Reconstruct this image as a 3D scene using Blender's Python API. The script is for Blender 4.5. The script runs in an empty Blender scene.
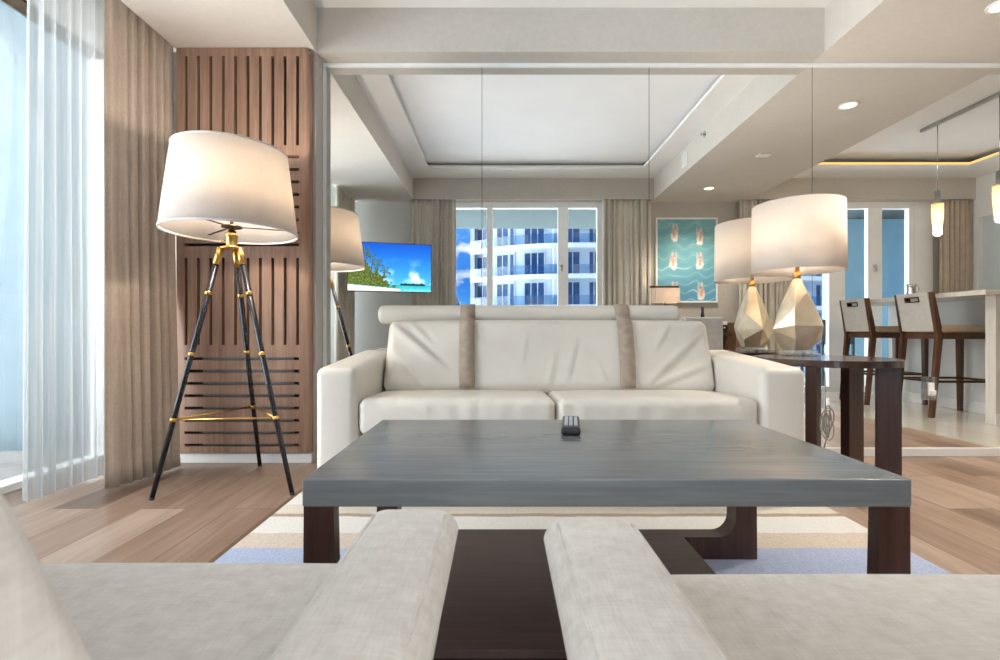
import bpy, bmesh, math, random
from mathutils import Vector, Matrix, noise
random.seed(7)
PI = math.pi
sc = bpy.context.scene
COL = sc.collection

# ------------------------------------------------------------------ render look
sc.view_settings.view_transform = 'Standard'
sc.view_settings.look = 'None'
sc.view_settings.gamma = 1.0
sc.view_settings.use_curve_mapping = False
sc.view_settings.exposure = 0.75
cy = sc.cycles
cy.use_denoising = True
cy.max_bounces = 12; cy.diffuse_bounces = 6; cy.glossy_bounces = 6
cy.transmission_bounces = 8; cy.transparent_max_bounces = 16
cy.sample_clamp_indirect = 6.0
cy.blur_glossy = 0.5

# ------------------------------------------------------------------ helpers: objects
def tag(o, label=None, cat=None, group=None, kind=None):
    if label: o['label'] = label
    if cat: o['category'] = cat
    if group: o['group'] = group
    if kind: o['kind'] = kind
    return o

def thing(name, label, cat, loc=(0, 0, 0), rotz=0.0, group=None):
    o = bpy.data.objects.new(name, None)
    o.empty_display_size = 0.05
    COL.objects.link(o)
    o.location = loc
    o.rotation_euler = (0, 0, rotz)
    return tag(o, label, cat, group)

def copy_tree(o, parent=None):
    c = o.copy(); COL.objects.link(c)
    if parent is not None: c.parent = parent
    for ch in list(o.children):
        copy_tree(ch, c)
    return c

class MB:
    """collects shapes into one mesh"""
    def __init__(self):
        self.bm = bmesh.new(); self.mi = 0
    def _fin(self, faces):
        for f in faces: f.material_index = self.mi
    def box(self, lo, hi, bevel=0.0, seg=2, rot=None, piv=None):
        lo = Vector(lo); hi = Vector(hi)
        t = bmesh.new()
        bmesh.ops.create_cube(t, size=1.0)
        d = hi - lo; c = (hi + lo) / 2
        for v in t.verts:
            v.co = Vector((v.co.x * d.x, v.co.y * d.y, v.co.z * d.z)) + c
        if bevel > 0:
            bmesh.ops.bevel(t, geom=list(t.edges), offset=bevel, segments=seg, profile=0.5, affect='EDGES')
        if rot is not None:
            p = Vector(piv) if piv is not None else c
            for v in t.verts: v.co = rot @ (v.co - p) + p
        return self._add(t)
    def _add(self, t):
        n = {}
        fs = []
        for v in t.verts: n[v] = self.bm.verts.new(v.co)
        for f in t.faces:
            try: g = self.bm.faces.new([n[v] for v in f.verts])
            except ValueError: continue
            g.material_index = self.mi; g.smooth = f.smooth; fs.append(g)
        t.free()
        return list(n.values())
    def hexa(self, pts):
        """8 points: bottom 4 ccw, top 4 ccw"""
        v = [self.bm.verts.new(p) for p in pts]
        for q in ((3, 2, 1, 0), (4, 5, 6, 7), (0, 1, 5, 4), (1, 2, 6, 5), (2, 3, 7, 6), (3, 0, 4, 7)):
            f = self.bm.faces.new([v[i] for i in q]); f.material_index = self.mi
        return v
    def cyl(self, p0, p1, r0, r1=None, seg=16, caps=True, smooth=True):
        r1 = r0 if r1 is None else r1
        p0 = Vector(p0); p1 = Vector(p1)
        ax = (p1 - p0).normalized()
        a = ax.orthogonal().normalized(); b = ax.cross(a)
        R = []
        for p, r in ((p0, r0), (p1, r1)):
            R.append([self.bm.verts.new(p + (a * math.cos(2 * PI * i / seg) + b * math.sin(2 * PI * i / seg)) * r) for i in range(seg)])
        for i in range(seg):
            j = (i + 1) % seg
            f = self.bm.faces.new((R[0][i], R[0][j], R[1][j], R[1][i])); f.smooth = smooth; f.material_index = self.mi
        if caps:
            f = self.bm.faces.new(list(reversed(R[0]))); f.material_index = self.mi
            f = self.bm.faces.new(R[1]); f.material_index = self.mi
        return R[0] + R[1]
    def lathe(self, prof, c=(0, 0, 0), seg=40, smooth=True, close=False):
        """prof: list of (r, z)"""
        c = Vector(c); rings = []
        for r, z in prof:
            if r < 1e-6: rings.append([self.bm.verts.new(c + Vector((0, 0, z)))])
            else: rings.append([self.bm.verts.new(c + Vector((r * math.cos(2 * PI * i / seg), r * math.sin(2 * PI * i / seg), z))) for i in range(seg)])
        pr = list(zip(rings, rings[1:]))
        if close: pr.append((rings[-1], rings[0]))
        for A, B in pr:
            for i in range(seg):
                j = (i + 1) % seg
                if len(A) == 1 and len(B) == 1: continue
                if len(A) == 1: q = (A[0], B[j], B[i])
                elif len(B) == 1: q = (A[i], A[j], B[0])
                else: q = (A[i], A[j], B[j], B[i])
                f = self.bm.faces.new(q); f.smooth = smooth; f.material_index = self.mi
    def tube(self, pts, r, seg=8):
        pts = [Vector(p) for p in pts]
        rings = []; prev = None
        for i, p in enumerate(pts):
            d = (pts[min(i + 1, len(pts) - 1)] - pts[max(i - 1, 0)]).normalized()
            a = d.orthogonal().normalized() if prev is None else (prev - d * prev.dot(d)).normalized()
            prev = a; b = d.cross(a)
            rr = r[i] if isinstance(r, (list, tuple)) else r
            rings.append([self.bm.verts.new(p + (a * math.cos(2 * PI * k / seg) + b * math.sin(2 * PI * k / seg)) * rr) for k in range(seg)])
        for A, B in zip(rings, rings[1:]):
            for k in range(seg):
                j = (k + 1) % seg
                f = self.bm.faces.new((A[k], A[j], B[j], B[k])); f.smooth = True; f.material_index = self.mi
        f = self.bm.faces.new(list(reversed(rings[0]))); f.material_index = self.mi
        f = self.bm.faces.new(rings[-1]); f.material_index = self.mi
    def prism(self, poly, z0, z1, axis='z', bevel=0.0):
        """extrude a closed 2D polygon; axis z: (x,y)->z ; axis y: (x,z)->y ; axis x: (y,z)->x"""
        def P(a, b, h):
            return {'z': (a, b, h), 'y': (a, h, b), 'x': (h, a, b)}[axis]
        t = bmesh.new()
        lo = [t.verts.new(P(a, b, z0)) for a, b in poly]
        hi = [t.verts.new(P(a, b, z1)) for a, b in poly]
        n = len(poly)
        t.faces.new(list(reversed(lo))); t.faces.new(hi)
        for i in range(n):
            j = (i + 1) % n
            t.faces.new((lo[i], lo[j], hi[j], hi[i]))
        bmesh.ops.recalc_face_normals(t, faces=list(t.faces))
        if bevel > 0:
            bmesh.ops.bevel(t, geom=list(t.edges), offset=bevel, segments=2, profile=0.5, affect='EDGES')
        return self._add(t)
    def rbox(self, lo, hi, r, step=0.03, puff=(0, 0, 0), disp=None, xf=None):
        """rounded box made of six fine grids; puff bulges the faces; disp(p, n)->offset vector; xf(Vector)->Vector"""
        lo = Vector(lo); hi = Vector(hi); h = (hi - lo) / 2; c = (hi + lo) / 2
        rr = min(r, min(h) * 0.999)
        co = []
        for k in range(3):
            L = h[k]; inner = L - rr
            e = [L - rr * (1 - math.tan(a * PI / 4 / 4)) for a in range(1, 5)]  # toward edge
            n = max(1, int(2 * inner / step))
            mid = [-inner + 2 * inner * i / n for i in range(n + 1)]
            co.append(sorted(set(round(x, 6) for x in [-x for x in e] + mid + e)))
        t = bmesh.new(); vm = {}
        def V(p):
            key = (round(p[0], 6), round(p[1], 6), round(p[2], 6))
            if key in vm: return vm[key]
            q = Vector(p)
            inn = Vector([max(-(h[k] - rr), min(h[k] - rr, q[k])) for k in range(3)])
            d = q - inn
            nrm = d.normalized() if d.length > 1e-9 else Vector((0, 0, 1))
            s = inn + nrm * rr
            u = [s[k] / h[k] for k in range(3)]
            for k in range(3):
                o = [i for i in range(3) if i != k]
                s[k] += nrm[k] * puff[k] * max(0, 1 - u[o[0]] ** 2) ** .7 * max(0, 1 - u[o[1]] ** 2) ** .7
            if disp is not None: s = s + disp(Vector(u), nrm)
            s = s + c
            if xf is not None: s = xf(s)
            vm[key] = t.verts.new(s); return vm[key]
        for k in range(3):
            a, b = [(1, 2), (2, 0), (0, 1)][k]
            for sgn in (-1, 1):
                A = co[a]; Bq = co[b]
                for i in range(len(A) - 1):
                    for j in range(len(Bq) - 1):
                        q = []
                        for (ii, jj) in ((i, j), (i + 1, j), (i + 1, j + 1), (i, j + 1)):
                            p = [0, 0, 0]; p[k] = sgn * h[k]; p[a] = A[ii]; p[b] = Bq[jj]
                            q.append(V(p))
                        if sgn < 0: q.reverse()
                        f = t.faces.new(q); f.smooth = True
        return self._add(t)
    def grid(self, fn, nu, nv, smooth=True):
        vs = [[self.bm.verts.new(fn(i / nu, j / nv)) for j in range(nv + 1)] for i in range(nu + 1)]
        for i in range(nu):
            for j in range(nv):
                f = self.bm.faces.new((vs[i][j], vs[i + 1][j], vs[i + 1][j + 1], vs[i][j + 1]))
                f.smooth = smooth; f.material_index = self.mi
        return vs
    def ribbon(self, pts, width, thick):
        """pts: list of (x, y, z) centre line in a plane of constant-ish x; width along x"""
        P = [Vector(p) for p in pts]; rows = []
        for i, p in enumerate(P):
            d = (P[min(i + 1, len(P) - 1)] - P[max(i - 1, 0)]).normalized()
            n = Vector((0, -d.z, d.y)).normalized()
            w = Vector((width / 2, 0, 0))
            rows.append([self.bm.verts.new(q) for q in (p - w, p + w, p + w + n * thick, p - w + n * thick)])
        for A, B in zip(rows, rows[1:]):
            for k in range(4):
                j = (k + 1) % 4
                f = self.bm.faces.new((A[k], A[j], B[j], B[k])); f.material_index = self.mi; f.smooth = k in (0, 2)
        self.bm.faces.new(list(reversed(rows[0]))).material_index = self.mi
        self.bm.faces.new(rows[-1]).material_index = self.mi
    def build(self, name, mat, parent=None, loc=None, recalc=True, solid=0.0):
        if recalc: bmesh.ops.recalc_face_normals(self.bm, faces=list(self.bm.faces))
        me = bpy.data.meshes.new(name)
        self.bm.to_mesh(me); self.bm.free()
        for m in (mat if isinstance(mat, (list, tuple)) else [mat]): me.materials.append(m)
        o = bpy.data.objects.new(name, me)
        COL.objects.link(o)
        if parent is not None: o.parent = parent
        if loc is not None: o.location = loc
        if solid > 0:
            s = o.modifiers.new('thickness', 'SOLIDIFY'); s.thickness = solid; s.offset = 0
        return o

def structure(b, name, mat, label=None):
    o = b.build(name, mat); o['kind'] = 'structure'
    if label: o['label'] = label
    return o

# ------------------------------------------------------------------ helpers: materials
def lin(c):
    return tuple((x / 12.92) if x <= 0.04045 else ((x + 0.055) / 1.055) ** 2.4 for x in c[:3]) + (1.0,)

def newmat(name):
    m = bpy.data.materials.new(name); m.use_nodes = True
    nt = m.node_tree; nt.nodes.clear()
    out = nt.nodes.new('ShaderNodeOutputMaterial')
    return m, nt, out

def pm(name, c1, c2=None, scale=8.0, rough=0.5, metal=0.0, bump=0.0, bscale=None, stretch=(1, 1, 1), detail=4.0, spec=0.5,
       coat=0.0, sheen=0.0, bdist=0.01):
    """noise-varied principled; colours are sRGB"""
    m, nt, out = newmat(name)
    N = nt.nodes.new; L = nt.links.new
    p = N('ShaderNodeBsdfPrincipled')
    L(p.outputs[0], out.inputs[0])
    p.inputs['Roughness'].default_value = rough
    p.inputs['Metallic'].default_value = metal
    p.inputs['Specular IOR Level'].default_value = spec
    p.inputs['Coat Weight'].default_value = coat
    p.inputs['Coat Roughness'].default_value = 0.1
    p.inputs['Sheen Weight'].default_value = sheen
    tc = N('ShaderNodeTexCoord'); mp = N('ShaderNodeMapping')
    mp.inputs['Scale'].default_value = stretch
    L(tc.outputs['Object'], mp.inputs[0])
    n = N('ShaderNodeTexNoise'); n.inputs['Scale'].default_value = scale; n.inputs['Detail'].default_value = detail
    L(mp.outputs[0], n.inputs['Vector'])
    r = N('ShaderNodeValToRGB')
    r.color_ramp.elements[0].position = 0.3; r.color_ramp.elements[1].position = 0.7
    r.color_ramp.elements[0].color = lin(c1); r.color_ramp.elements[1].color = lin(c2 or c1)
    L(n.outputs[0], r.inputs[0]); L(r.outputs[0], p.inputs['Base Color'])
    if bump > 0:
        n2 = N('ShaderNodeTexNoise'); n2.inputs['Scale'].default_value = bscale or scale; n2.inputs['Detail'].default_value = detail
        L(mp.outputs[0], n2.inputs['Vector'])
        b = N('ShaderNodeBump'); b.inputs['Strength'].default_value = bump; b.inputs['Distance'].default_value = bdist
        L(n2.outputs[0], b.inputs['Height']); L(b.outputs[0], p.inputs['Normal'])
    return m

def weave_mat(name, c1, c2, scale=300, rough=0.9, bump=0.3, mottled=14.0, sheen=0.2):
    """woven cloth: two crossed bands of waves over a soft mottle"""
    m, nt, out = newmat(name)
    N = nt.nodes.new; L = nt.links.new
    p = N('ShaderNodeBsdfPrincipled'); L(p.outputs[0], out.inputs[0])
    p.inputs['Roughness'].default_value = rough; p.inputs['Sheen Weight'].default_value = sheen
    p.inputs['Specular IOR Level'].default_value = 0.2
    tc = N('ShaderNodeTexCoord')
    hs = []
    for st in ((1, .12, .12), (.12, 1, .12), (.12, .12, 1)):
        mp = N('ShaderNodeMapping'); mp.inputs['Scale'].default_value = st
        L(tc.outputs['Object'], mp.inputs[0])
        n = N('ShaderNodeTexNoise'); n.inputs['Scale'].default_value = scale; n.inputs['Detail'].default_value = 2
        L(mp.outputs[0], n.inputs['Vector']); hs.append(n.outputs[0])
    a = N('ShaderNodeMath'); a.operation = 'ADD'; L(hs[0], a.inputs[0]); L(hs[1], a.inputs[1])
    a2 = N('ShaderNodeMath'); a2.operation = 'ADD'; L(a.outputs[0], a2.inputs[0]); L(hs[2], a2.inputs[1])
    n = N('ShaderNodeTexNoise'); n.inputs['Scale'].default_value = mottled; n.inputs['Detail'].default_value = 5
    L(tc.outputs['Object'], n.inputs['Vector'])
    ma = N('ShaderNodeMath'); ma.operation = 'MULTIPLY_ADD'; ma.inputs[1].default_value = 0.33; L(a2.outputs[0], ma.inputs[0])
    sb = N('ShaderNodeMath'); sb.operation = 'MULTIPLY_ADD'; sb.inputs[1].default_value = 0.4; sb.inputs[2].default_value = -0.2; L(n.outputs[0], sb.inputs[0])
    L(sb.outputs[0], ma.inputs[2])
    r = N('ShaderNodeValToRGB'); r.color_ramp.elements[0].position = 0.35; r.color_ramp.elements[1].position = 0.65
    r.color_ramp.elements[0].color = lin(c1); r.color_ramp.elements[1].color = lin(c2)
    L(ma.outputs[0], r.inputs[0]); L(r.outputs[0], p.inputs['Base Color'])
    b = N('ShaderNodeBump'); b.inputs['Strength'].default_value = bump; b.inputs['Distance'].default_value = 0.002
    L(a2.outputs[0], b.inputs['Height']); L(b.outputs[0], p.inputs['Normal'])
    return m

def wood_mat(name, c1, c2, c3, axis='z', scale=6.0, rough=0.45, bump=0.05, coat=0.0, spec=0.5):
    m, nt, out = newmat(name)
    N = nt.nodes.new; L = nt.links.new
    p = N('ShaderNodeBsdfPrincipled'); L(p.outputs[0], out.inputs[0])
    p.inputs['Roughness'].default_value = rough; p.inputs['Coat Weight'].default_value = coat
    p.inputs['Coat Roughness'].default_value = 0.15; p.inputs['Specular IOR Level'].default_value = spec
    tc = N('ShaderNodeTexCoord'); mp = N('ShaderNodeMapping')
    s = {'x': (0.06, 1, 1), 'y': (1, 0.06, 1), 'z': (1, 1, 0.06)}[axis]
    mp.inputs['Scale'].default_value = s
    L(tc.outputs['Object'], mp.inputs[0])
    n = N('ShaderNodeTexNoise'); n.inputs['Scale'].default_value = scale * 8; n.inputs['Detail'].default_value = 8; n.inputs['Distortion'].default_value = 0.6
    L(mp.outputs[0], n.inputs['Vector'])
    n2 = N('ShaderNodeTexNoise'); n2.inputs['Scale'].default_value = scale; n2.inputs['Detail'].default_value = 3
    L(mp.outputs[0], n2.inputs['Vector'])
    mx = N('ShaderNodeMath'); mx.operation = 'MULTIPLY_ADD'; mx.inputs[1].default_value = 0.5
    L(n.outputs[0], mx.inputs[0])
    h = N('ShaderNodeMath'); h.operation = 'MULTIPLY'; h.inputs[1].default_value = 0.5; L(n2.outputs[0], h.inputs[0])
    L(h.outputs[0], mx.inputs[2])
    r = N('ShaderNodeValToRGB'); e = r.color_ramp.elements
    e[0].position = 0.35; e[1].position = 0.65; e[0].color = lin(c1); e[1].color = lin(c3)
    k = e.new(0.5); k.color = lin(c2)
    L(mx.outputs[0], r.inputs[0]); L(r.outputs[0], p.inputs['Base Color'])
    if bump > 0:
        b = N('ShaderNodeBump'); b.inputs['Strength'].default_value = bump; b.inputs['Distance'].default_value = 0.004
        L(n.outputs[0], b.inputs['Height']); L(b.outputs[0], p.inputs['Normal'])
    return m

def cloth_trans(name, c, trans=0.4, transp=0.0, scale=60, stretch=(1, 1, .05), var=.05, tcol=None):
    """cloth that lets light through: diffuse + translucent (+ open weave)"""
    m, nt, out = newmat(name)
    N = nt.nodes.new; L = nt.links.new
    d = N('ShaderNodeBsdfDiffuse'); t = N('ShaderNodeBsdfTranslucent'); mx = N('ShaderNodeMixShader')
    mx.inputs[0].default_value = trans
    tc = N('ShaderNodeTexCoord'); mp = N('ShaderNodeMapping'); mp.inputs['Scale'].default_value = stretch
    L(tc.outputs['Object'], mp.inputs[0])
    n = N('ShaderNodeTexNoise'); n.inputs['Scale'].default_value = scale; n.inputs['Detail'].default_value = 4
    L(mp.outputs[0], n.inputs['Vector'])
    r = N('ShaderNodeValToRGB'); e = r.color_ramp.elements
    e[0].position = .3; e[1].position = .7
    e[0].color = lin([max(0, x - var) for x in c]); e[1].color = lin([min(1, x + var) for x in c])
    L(n.outputs[0], r.inputs[0]); L(r.outputs[0], d.inputs[0])
    if tcol: t.inputs[0].default_value = lin(tcol)
    else: L(r.outputs[0], t.inputs[0])
    L(d.outputs[0], mx.inputs[1]); L(t.outputs[0], mx.inputs[2])
    last = mx.outputs[0]
    if transp > 0:
        tr = N('ShaderNodeBsdfTransparent'); m2 = N('ShaderNodeMixShader'); m2.inputs[0].default_value = transp
        L(last, m2.inputs[1]); L(tr.outputs[0], m2.inputs[2]); last = m2.outputs[0]
    L(last, out.inputs[0])
    return m

def glass_mat(name, tint=(.92, .97, .97), refl=0.07, rough=0.0):
    m, nt, out = newmat(name)
    N = nt.nodes.new; L = nt.links.new
    t = N('ShaderNodeBsdfTransparent'); t.inputs[0].default_value = lin(tint)
    g = N('ShaderNodeBsdfGlossy'); g.inputs['Roughness'].default_value = rough
    fr = N('ShaderNodeLayerWeight'); fr.inputs[0].default_value = 0.25
    ml = N('ShaderNodeMath'); ml.operation = 'MULTIPLY_ADD'; ml.inputs[1].default_value = 0.5; ml.inputs[2].default_value = refl
    L(fr.outputs['Fresnel'], ml.inputs[0])
    mx = N('ShaderNodeMixShader'); L(ml.outputs[0], mx.inputs[0])
    L(t.outputs[0], mx.inputs[1]); L(g.outputs[0], mx.inputs[2]); L(mx.outputs[0], out.inputs[0])
    return m

def emit_mat(name, c, s):
    m, nt, out = newmat(name)
    e = nt.nodes.new('ShaderNodeEmission'); e.inputs[0].default_value = lin(c); e.inputs[1].default_value = s
    nt.links.new(e.outputs[0], out.inputs[0])
    return m

def attr_mat(name, emission=0.0, rough=0.6):
    m, nt, out = newmat(name)
    N = nt.nodes.new; L = nt.links.new
    a = N('ShaderNodeAttribute'); a.attribute_name = 'picture'
    p = N('ShaderNodeBsdfPrincipled'); p.inputs['Roughness'].default_value = rough
    if emission > 0:
        p.inputs['Base Color'].default_value = (.01, .01, .01, 1)
        L(a.outputs['Color'], p.inputs['Emission Color']); p.inputs['Emission Strength'].default_value = emission
    else:
        L(a.outputs['Color'], p.inputs['Base Color'])
    L(p.outputs[0], out.inputs[0])
    return m

def picture(o, fn):
    """fn(u, v) -> sRGB; the mesh's first grid vertices carry u,v in their order"""
    me = o.data
    at = me.color_attributes.new('picture', 'FLOAT_COLOR', 'POINT')
    for i, v in enumerate(me.vertices):
        at.data[i].color = lin(fn(v.co))

def floor_mat():
    m, nt, out = newmat('floor_planks')
    N = nt.nodes.new; L = nt.links.new
    p = N('ShaderNodeBsdfPrincipled'); L(p.outputs[0], out.inputs[0])
    p.inputs['Roughness'].default_value = 0.33
    tc = N('ShaderNodeTexCoord')
    sx = N('ShaderNodeSeparateXYZ'); cx = N('ShaderNodeCombineXYZ')
    L(tc.outputs['Object'], sx.inputs[0]); L(sx.outputs['Y'], cx.inputs['X']); L(sx.outputs['X'], cx.inputs['Y'])
    br = N('ShaderNodeTexBrick'); br.offset = 0.37; br.inputs['Scale'].default_value = 1.0
    br.inputs['Brick Width'].default_value = 1.25; br.inputs['Row Height'].default_value = 0.19
    br.inputs['Mortar Size'].default_value = 0.0018; br.inputs['Mortar Smooth'].default_value = 0.3
    br.inputs['Color1'].default_value = (0, 0, 0, 1); br.inputs['Color2'].default_value = (1, 1, 1, 1); br.inputs['Mortar'].default_value = (.2, .2, .2, 1)
    L(cx.outputs[0], br.inputs['Vector'])
    mp = N('ShaderNodeMapping'); mp.inputs['Scale'].default_value = (1, 0.07, 1); L(tc.outputs['Object'], mp.inputs[0])
    # shift the grain plank by plank
    ad = N('ShaderNodeVectorMath'); ad.operation = 'ADD'; L(mp.outputs[0], ad.inputs[0])
    ml = N('ShaderNodeVectorMath'); ml.operation = 'SCALE'; ml.inputs['Scale'].default_value = 7.0; L(br.outputs['Color'], ml.inputs[0]); L(ml.outputs[0], ad.inputs[1])
    n = N('ShaderNodeTexNoise'); n.inputs['Scale'].default_value = 26; n.inputs['Detail'].default_value = 8; n.inputs['Distortion'].default_value = 1.2
    L(ad.outputs[0], n.inputs['Vector'])
    n2 = N('ShaderNodeTexNoise'); n2.inputs['Scale'].default_value = 5; n2.inputs['Detail'].default_value = 3; L(ad.outputs[0], n2.inputs['Vector'])
    a = N('ShaderNodeMath'); a.operation = 'MULTIPLY_ADD'; a.inputs[1].default_value = 0.45; L(n.outputs[0], a.inputs[0])
    b = N('ShaderNodeMath'); b.operation = 'MULTIPLY_ADD'; b.inputs[1].default_value = 0.35; L(n2.outputs[0], b.inputs[0])
    c = N('ShaderNodeMath'); c.operation = 'MULTIPLY'; c.inputs[1].default_value = 0.36; L(br.outputs['Color'], c.inputs[0])
    L(c.outputs[0], b.inputs[2]); L(b.outputs[0], a.inputs[2])
    r = N('ShaderNodeValToRGB'); e = r.color_ramp.elements
    e[0].position = .36; e[0].color = lin((.42, .335, .28)); e[1].position = .80; e[1].color = lin((.68, .60, .535))
    k = e.new(.56); k.color = lin((.56, .465, .395))
    L(a.outputs[0], r.inputs[0])
    mx = N('ShaderNodeMix'); mx.data_type = 'RGBA'; L(br.outputs['Fac'], mx.inputs['Factor'])
    L(r.outputs[0], mx.inputs['A']); mx.inputs['B'].default_value = lin((.38, .29, .23))
    L(mx.outputs['Result'], p.inputs['Base Color'])
    bp = N('ShaderNodeBump'); bp.inputs['Strength'].default_value = .08; bp.inputs['Distance'].default_value = .003
    L(n.outputs[0], bp.inputs['Height']); L(bp.outputs[0], p.inputs['Normal'])
    return m

def tile_mat():
    m, nt, out = newmat('floor_tiles')
    N = nt.nodes.new; L = nt.links.new
    p = N('ShaderNodeBsdfPrincipled'); L(p.outputs[0], out.inputs[0]); p.inputs['Roughness'].default_value = 0.08
    tc = N('ShaderNodeTexCoord')
    br = N('ShaderNodeTexBrick'); br.offset = 0.0; br.inputs['Scale'].default_value = 1.0
    br.inputs['Brick Width'].default_value = .6; br.inputs['Row Height'].default_value = .6; br.inputs['Mortar Size'].default_value = .002
    br.inputs['Color1'].default_value = lin((.80, .77, .72)); br.inputs['Color2'].default_value = lin((.84, .81, .76)); br.inputs['Mortar'].default_value = lin((.7, .66, .6))
    L(tc.outputs['Object'], br.inputs['Vector'])
    n = N('ShaderNodeTexNoise'); n.inputs['Scale'].default_value = 3; n.inputs['Detail'].default_value = 6; n.inputs['Distortion'].default_value = 1.5
    L(tc.outputs['Object'], n.inputs['Vector'])
    mx = N('ShaderNodeMix'); mx.data_type = 'RGBA'; mx.blend_type = 'MULTIPLY'; mx.inputs['Factor'].default_value = .25
    L(br.outputs['Color'], mx.inputs['A']); L(n.outputs['Color'], mx.inputs['B']); L(mx.outputs['Result'], p.inputs['Base Color'])
    return m

def rug_mat():
    """stripes across the room; object Y runs along the pile"""
    m, nt, out = newmat('rug_stripes')
    N = nt.nodes.new; L = nt.links.new
    p = N('ShaderNodeBsdfPrincipled'); L(p.outputs[0], out.inputs[0]); p.inputs['Roughness'].default_value = 0.95
    p.inputs['Specular IOR Level'].default_value = .1
    tc = N('ShaderNodeTexCoord'); s = N('ShaderNodeSeparateXYZ'); L(tc.outputs['Object'], s.inputs[0])
    n = N('ShaderNodeTexNoise'); n.inputs['Scale'].default_value = 9; n.inputs['Detail'].default_value = 4; L(tc.outputs['Object'], n.inputs['Vector'])
    a = N('ShaderNodeMath'); a.operation = 'MULTIPLY_ADD'; a.inputs[1].default_value = .02; L(n.outputs[0], a.inputs[0]); L(s.outputs['Y'], a.inputs[2])
    mr = N('ShaderNodeMapRange'); mr.inputs['From Min'].default_value = 0.5; mr.inputs['From Max'].default_value = 2.5
    L(a.outputs[0], mr.inputs[0])
    r = N('ShaderNodeValToRGB'); r.color_ramp.interpolation = 'CONSTANT'
    white = lin((.85, .84, .82)); beige = lin((.79, .74, .68)); blue = lin((.66, .70, .80)); tan = lin((.66, .59, .52)); cream = lin((.82, .79, .74))
    st = [(0.5, white), (.62, beige), (.74, tan), (.77, white), (.95, blue), (1.08, cream), (1.2, beige), (1.32, white), (1.42, blue), (1.645, beige), (1.765, white), (1.925, tan), (1.955, cream), (2.06, white), (2.2, beige), (2.35, white)]
    e = r.color_ramp.elements
    while len(e) > 1: e.remove(e[-1])
    e[0].position = 0; e[0].color = st[0][1]
    for y, c in st[1:]:
        k = e.new((y + .01 - .5) / 2.0); k.color = c
    L(mr.outputs[0], r.inputs[0])
    n2 = N('ShaderNodeTexNoise'); n2.inputs['Scale'].default_value = 160; n2.inputs['Detail'].default_value = 2; L(tc.outputs['Object'], n2.inputs['Vector'])
    mx = N('ShaderNodeMix'); mx.data_type = 'RGBA'; mx.blend_type = 'OVERLAY'; mx.inputs['Factor'].default_value = .35
    L(r.outputs[0], mx.inputs['A']); L(n2.outputs[0], mx.inputs['B']); L(mx.outputs['Result'], p.inputs['Base Color'])
    b = N('ShaderNodeBump'); b.inputs['Strength'].default_value = .6; b.inputs['Distance'].default_value = .004
    L(n2.outputs[0], b.inputs['Height']); L(b.outputs[0], p.inputs['Normal'])
    return m

MT = {}
MT['wallpaper'] = weave_mat('wallpaper', (.70, .68, .65), (.735, .715, .685), 240, .85, .12, 3.0, 0.0)
MT['soffit'] = weave_mat('soffit_paper', (.765, .74, .71), (.795, .77, .74), 240, .85, .1, 3.0, 0.0)
MT['white_paint'] = pm('white_paint', (.90, .895, .885), (.92, .915, .905), 4, .6, bump=.02, bscale=200)
MT['ceiling_paint'] = pm('ceiling_paint', (.91, .91, .915), (.925, .925, .93), 4, .7, bump=.02, bscale=200)
MT['grey_wall'] = pm('grey_wall_paint', (.79, .80, .785), (.81, .82, .805), 4, .7, bump=.03, bscale=220)
MT['trim'] = pm('white_trim', (.88, .885, .88), (.91, .915, .91), 5, .35)
MT['frame'] = pm('white_window_metal', (.94, .945, .945), (.96, .965, .965), 5, .35)
MT['dark_gap'] = pm('dark_backing', (.07, .06, .055), (.10, .09, .08), 10, .8)
MT['panel_wood'] = wood_mat('panel_walnut', (.46, .345, .275), (.54, .42, .345), (.61, .495, .42), 'z', 7, .5)
MT['dark_wood'] = wood_mat('espresso_wood', (.185, .10, .085), (.245, .145, .125), (.30, .19, .165), 'z', 8, .32, .03)
MT['dark_wood_h'] = wood_mat('espresso_board', (.21, .135, .12), (.255, .17, .155), (.30, .21, .19), 'x', 8, .38, .03)
MT['walnut'] = wood_mat('walnut_stool_wood', (.24, .155, .11), (.32, .21, .15), (.40, .27, .2), 'z', 9, .35, .03)
MT['grey_wood'] = wood_mat('grey_lacquer_wood', (.395, .41, .42), (.43, .445, .455), (.47, .485, .49), 'x', 10, .27, .05, coat=.3)
MT['pale_wood'] = wood_mat('pale_island_wood', (.80, .785, .76), (.84, .825, .80), (.87, .855, .83), 'z', 6, .5, .02)
MT['island_paint'] = pm('island_paint', (.83, .84, .84), (.86, .87, .87), 6, .5)
MT['counter'] = pm('stone_counter', (.84, .82, .78), (.90, .88, .85), 30, .2)
MT['leather'] = pm('cream_leather', (.825, .80, .76), (.85, .83, .79), 5, .42, bump=.2, bscale=32, bdist=.004, spec=.45)
MT['strap'] = pm('taupe_strap', (.60, .54, .48), (.68, .62, .56), 30, .7, bump=.2, bscale=220)
MT['linen'] = weave_mat('oat_linen', (.81, .78, .745), (.885, .86, .83), 330, .95, .35, 55.0)
MT['drape'] = weave_mat('taupe_drape', (.70, .64, .58), (.76, .70, .64), 260, .9, .2, 8.0)
MT['drape_grey'] = weave_mat('greige_drape', (.73, .705, .66), (.79, .765, .72), 260, .9, .2, 8.0)
MT['sheer'] = cloth_trans('sheer_voile', (.70, .715, .72), .35, .36, 90, (1, 1, .02), .03)
MT['shade'] = cloth_trans('linen_shade', (.81, .795, .785), .34, 0, 150, (1, 1, 1), .02, tcol=(.93, .88, .82))
MT['shade_small'] = cloth_trans('drum_shade', (.88, .86, .835), .30, 0, 150, (1, 1, 1), .02, tcol=(.93, .88, .82))
MT['hem'] = pm('shade_hem', (.80, .78, .76), (.84, .82, .80), 50, .9)
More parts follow.
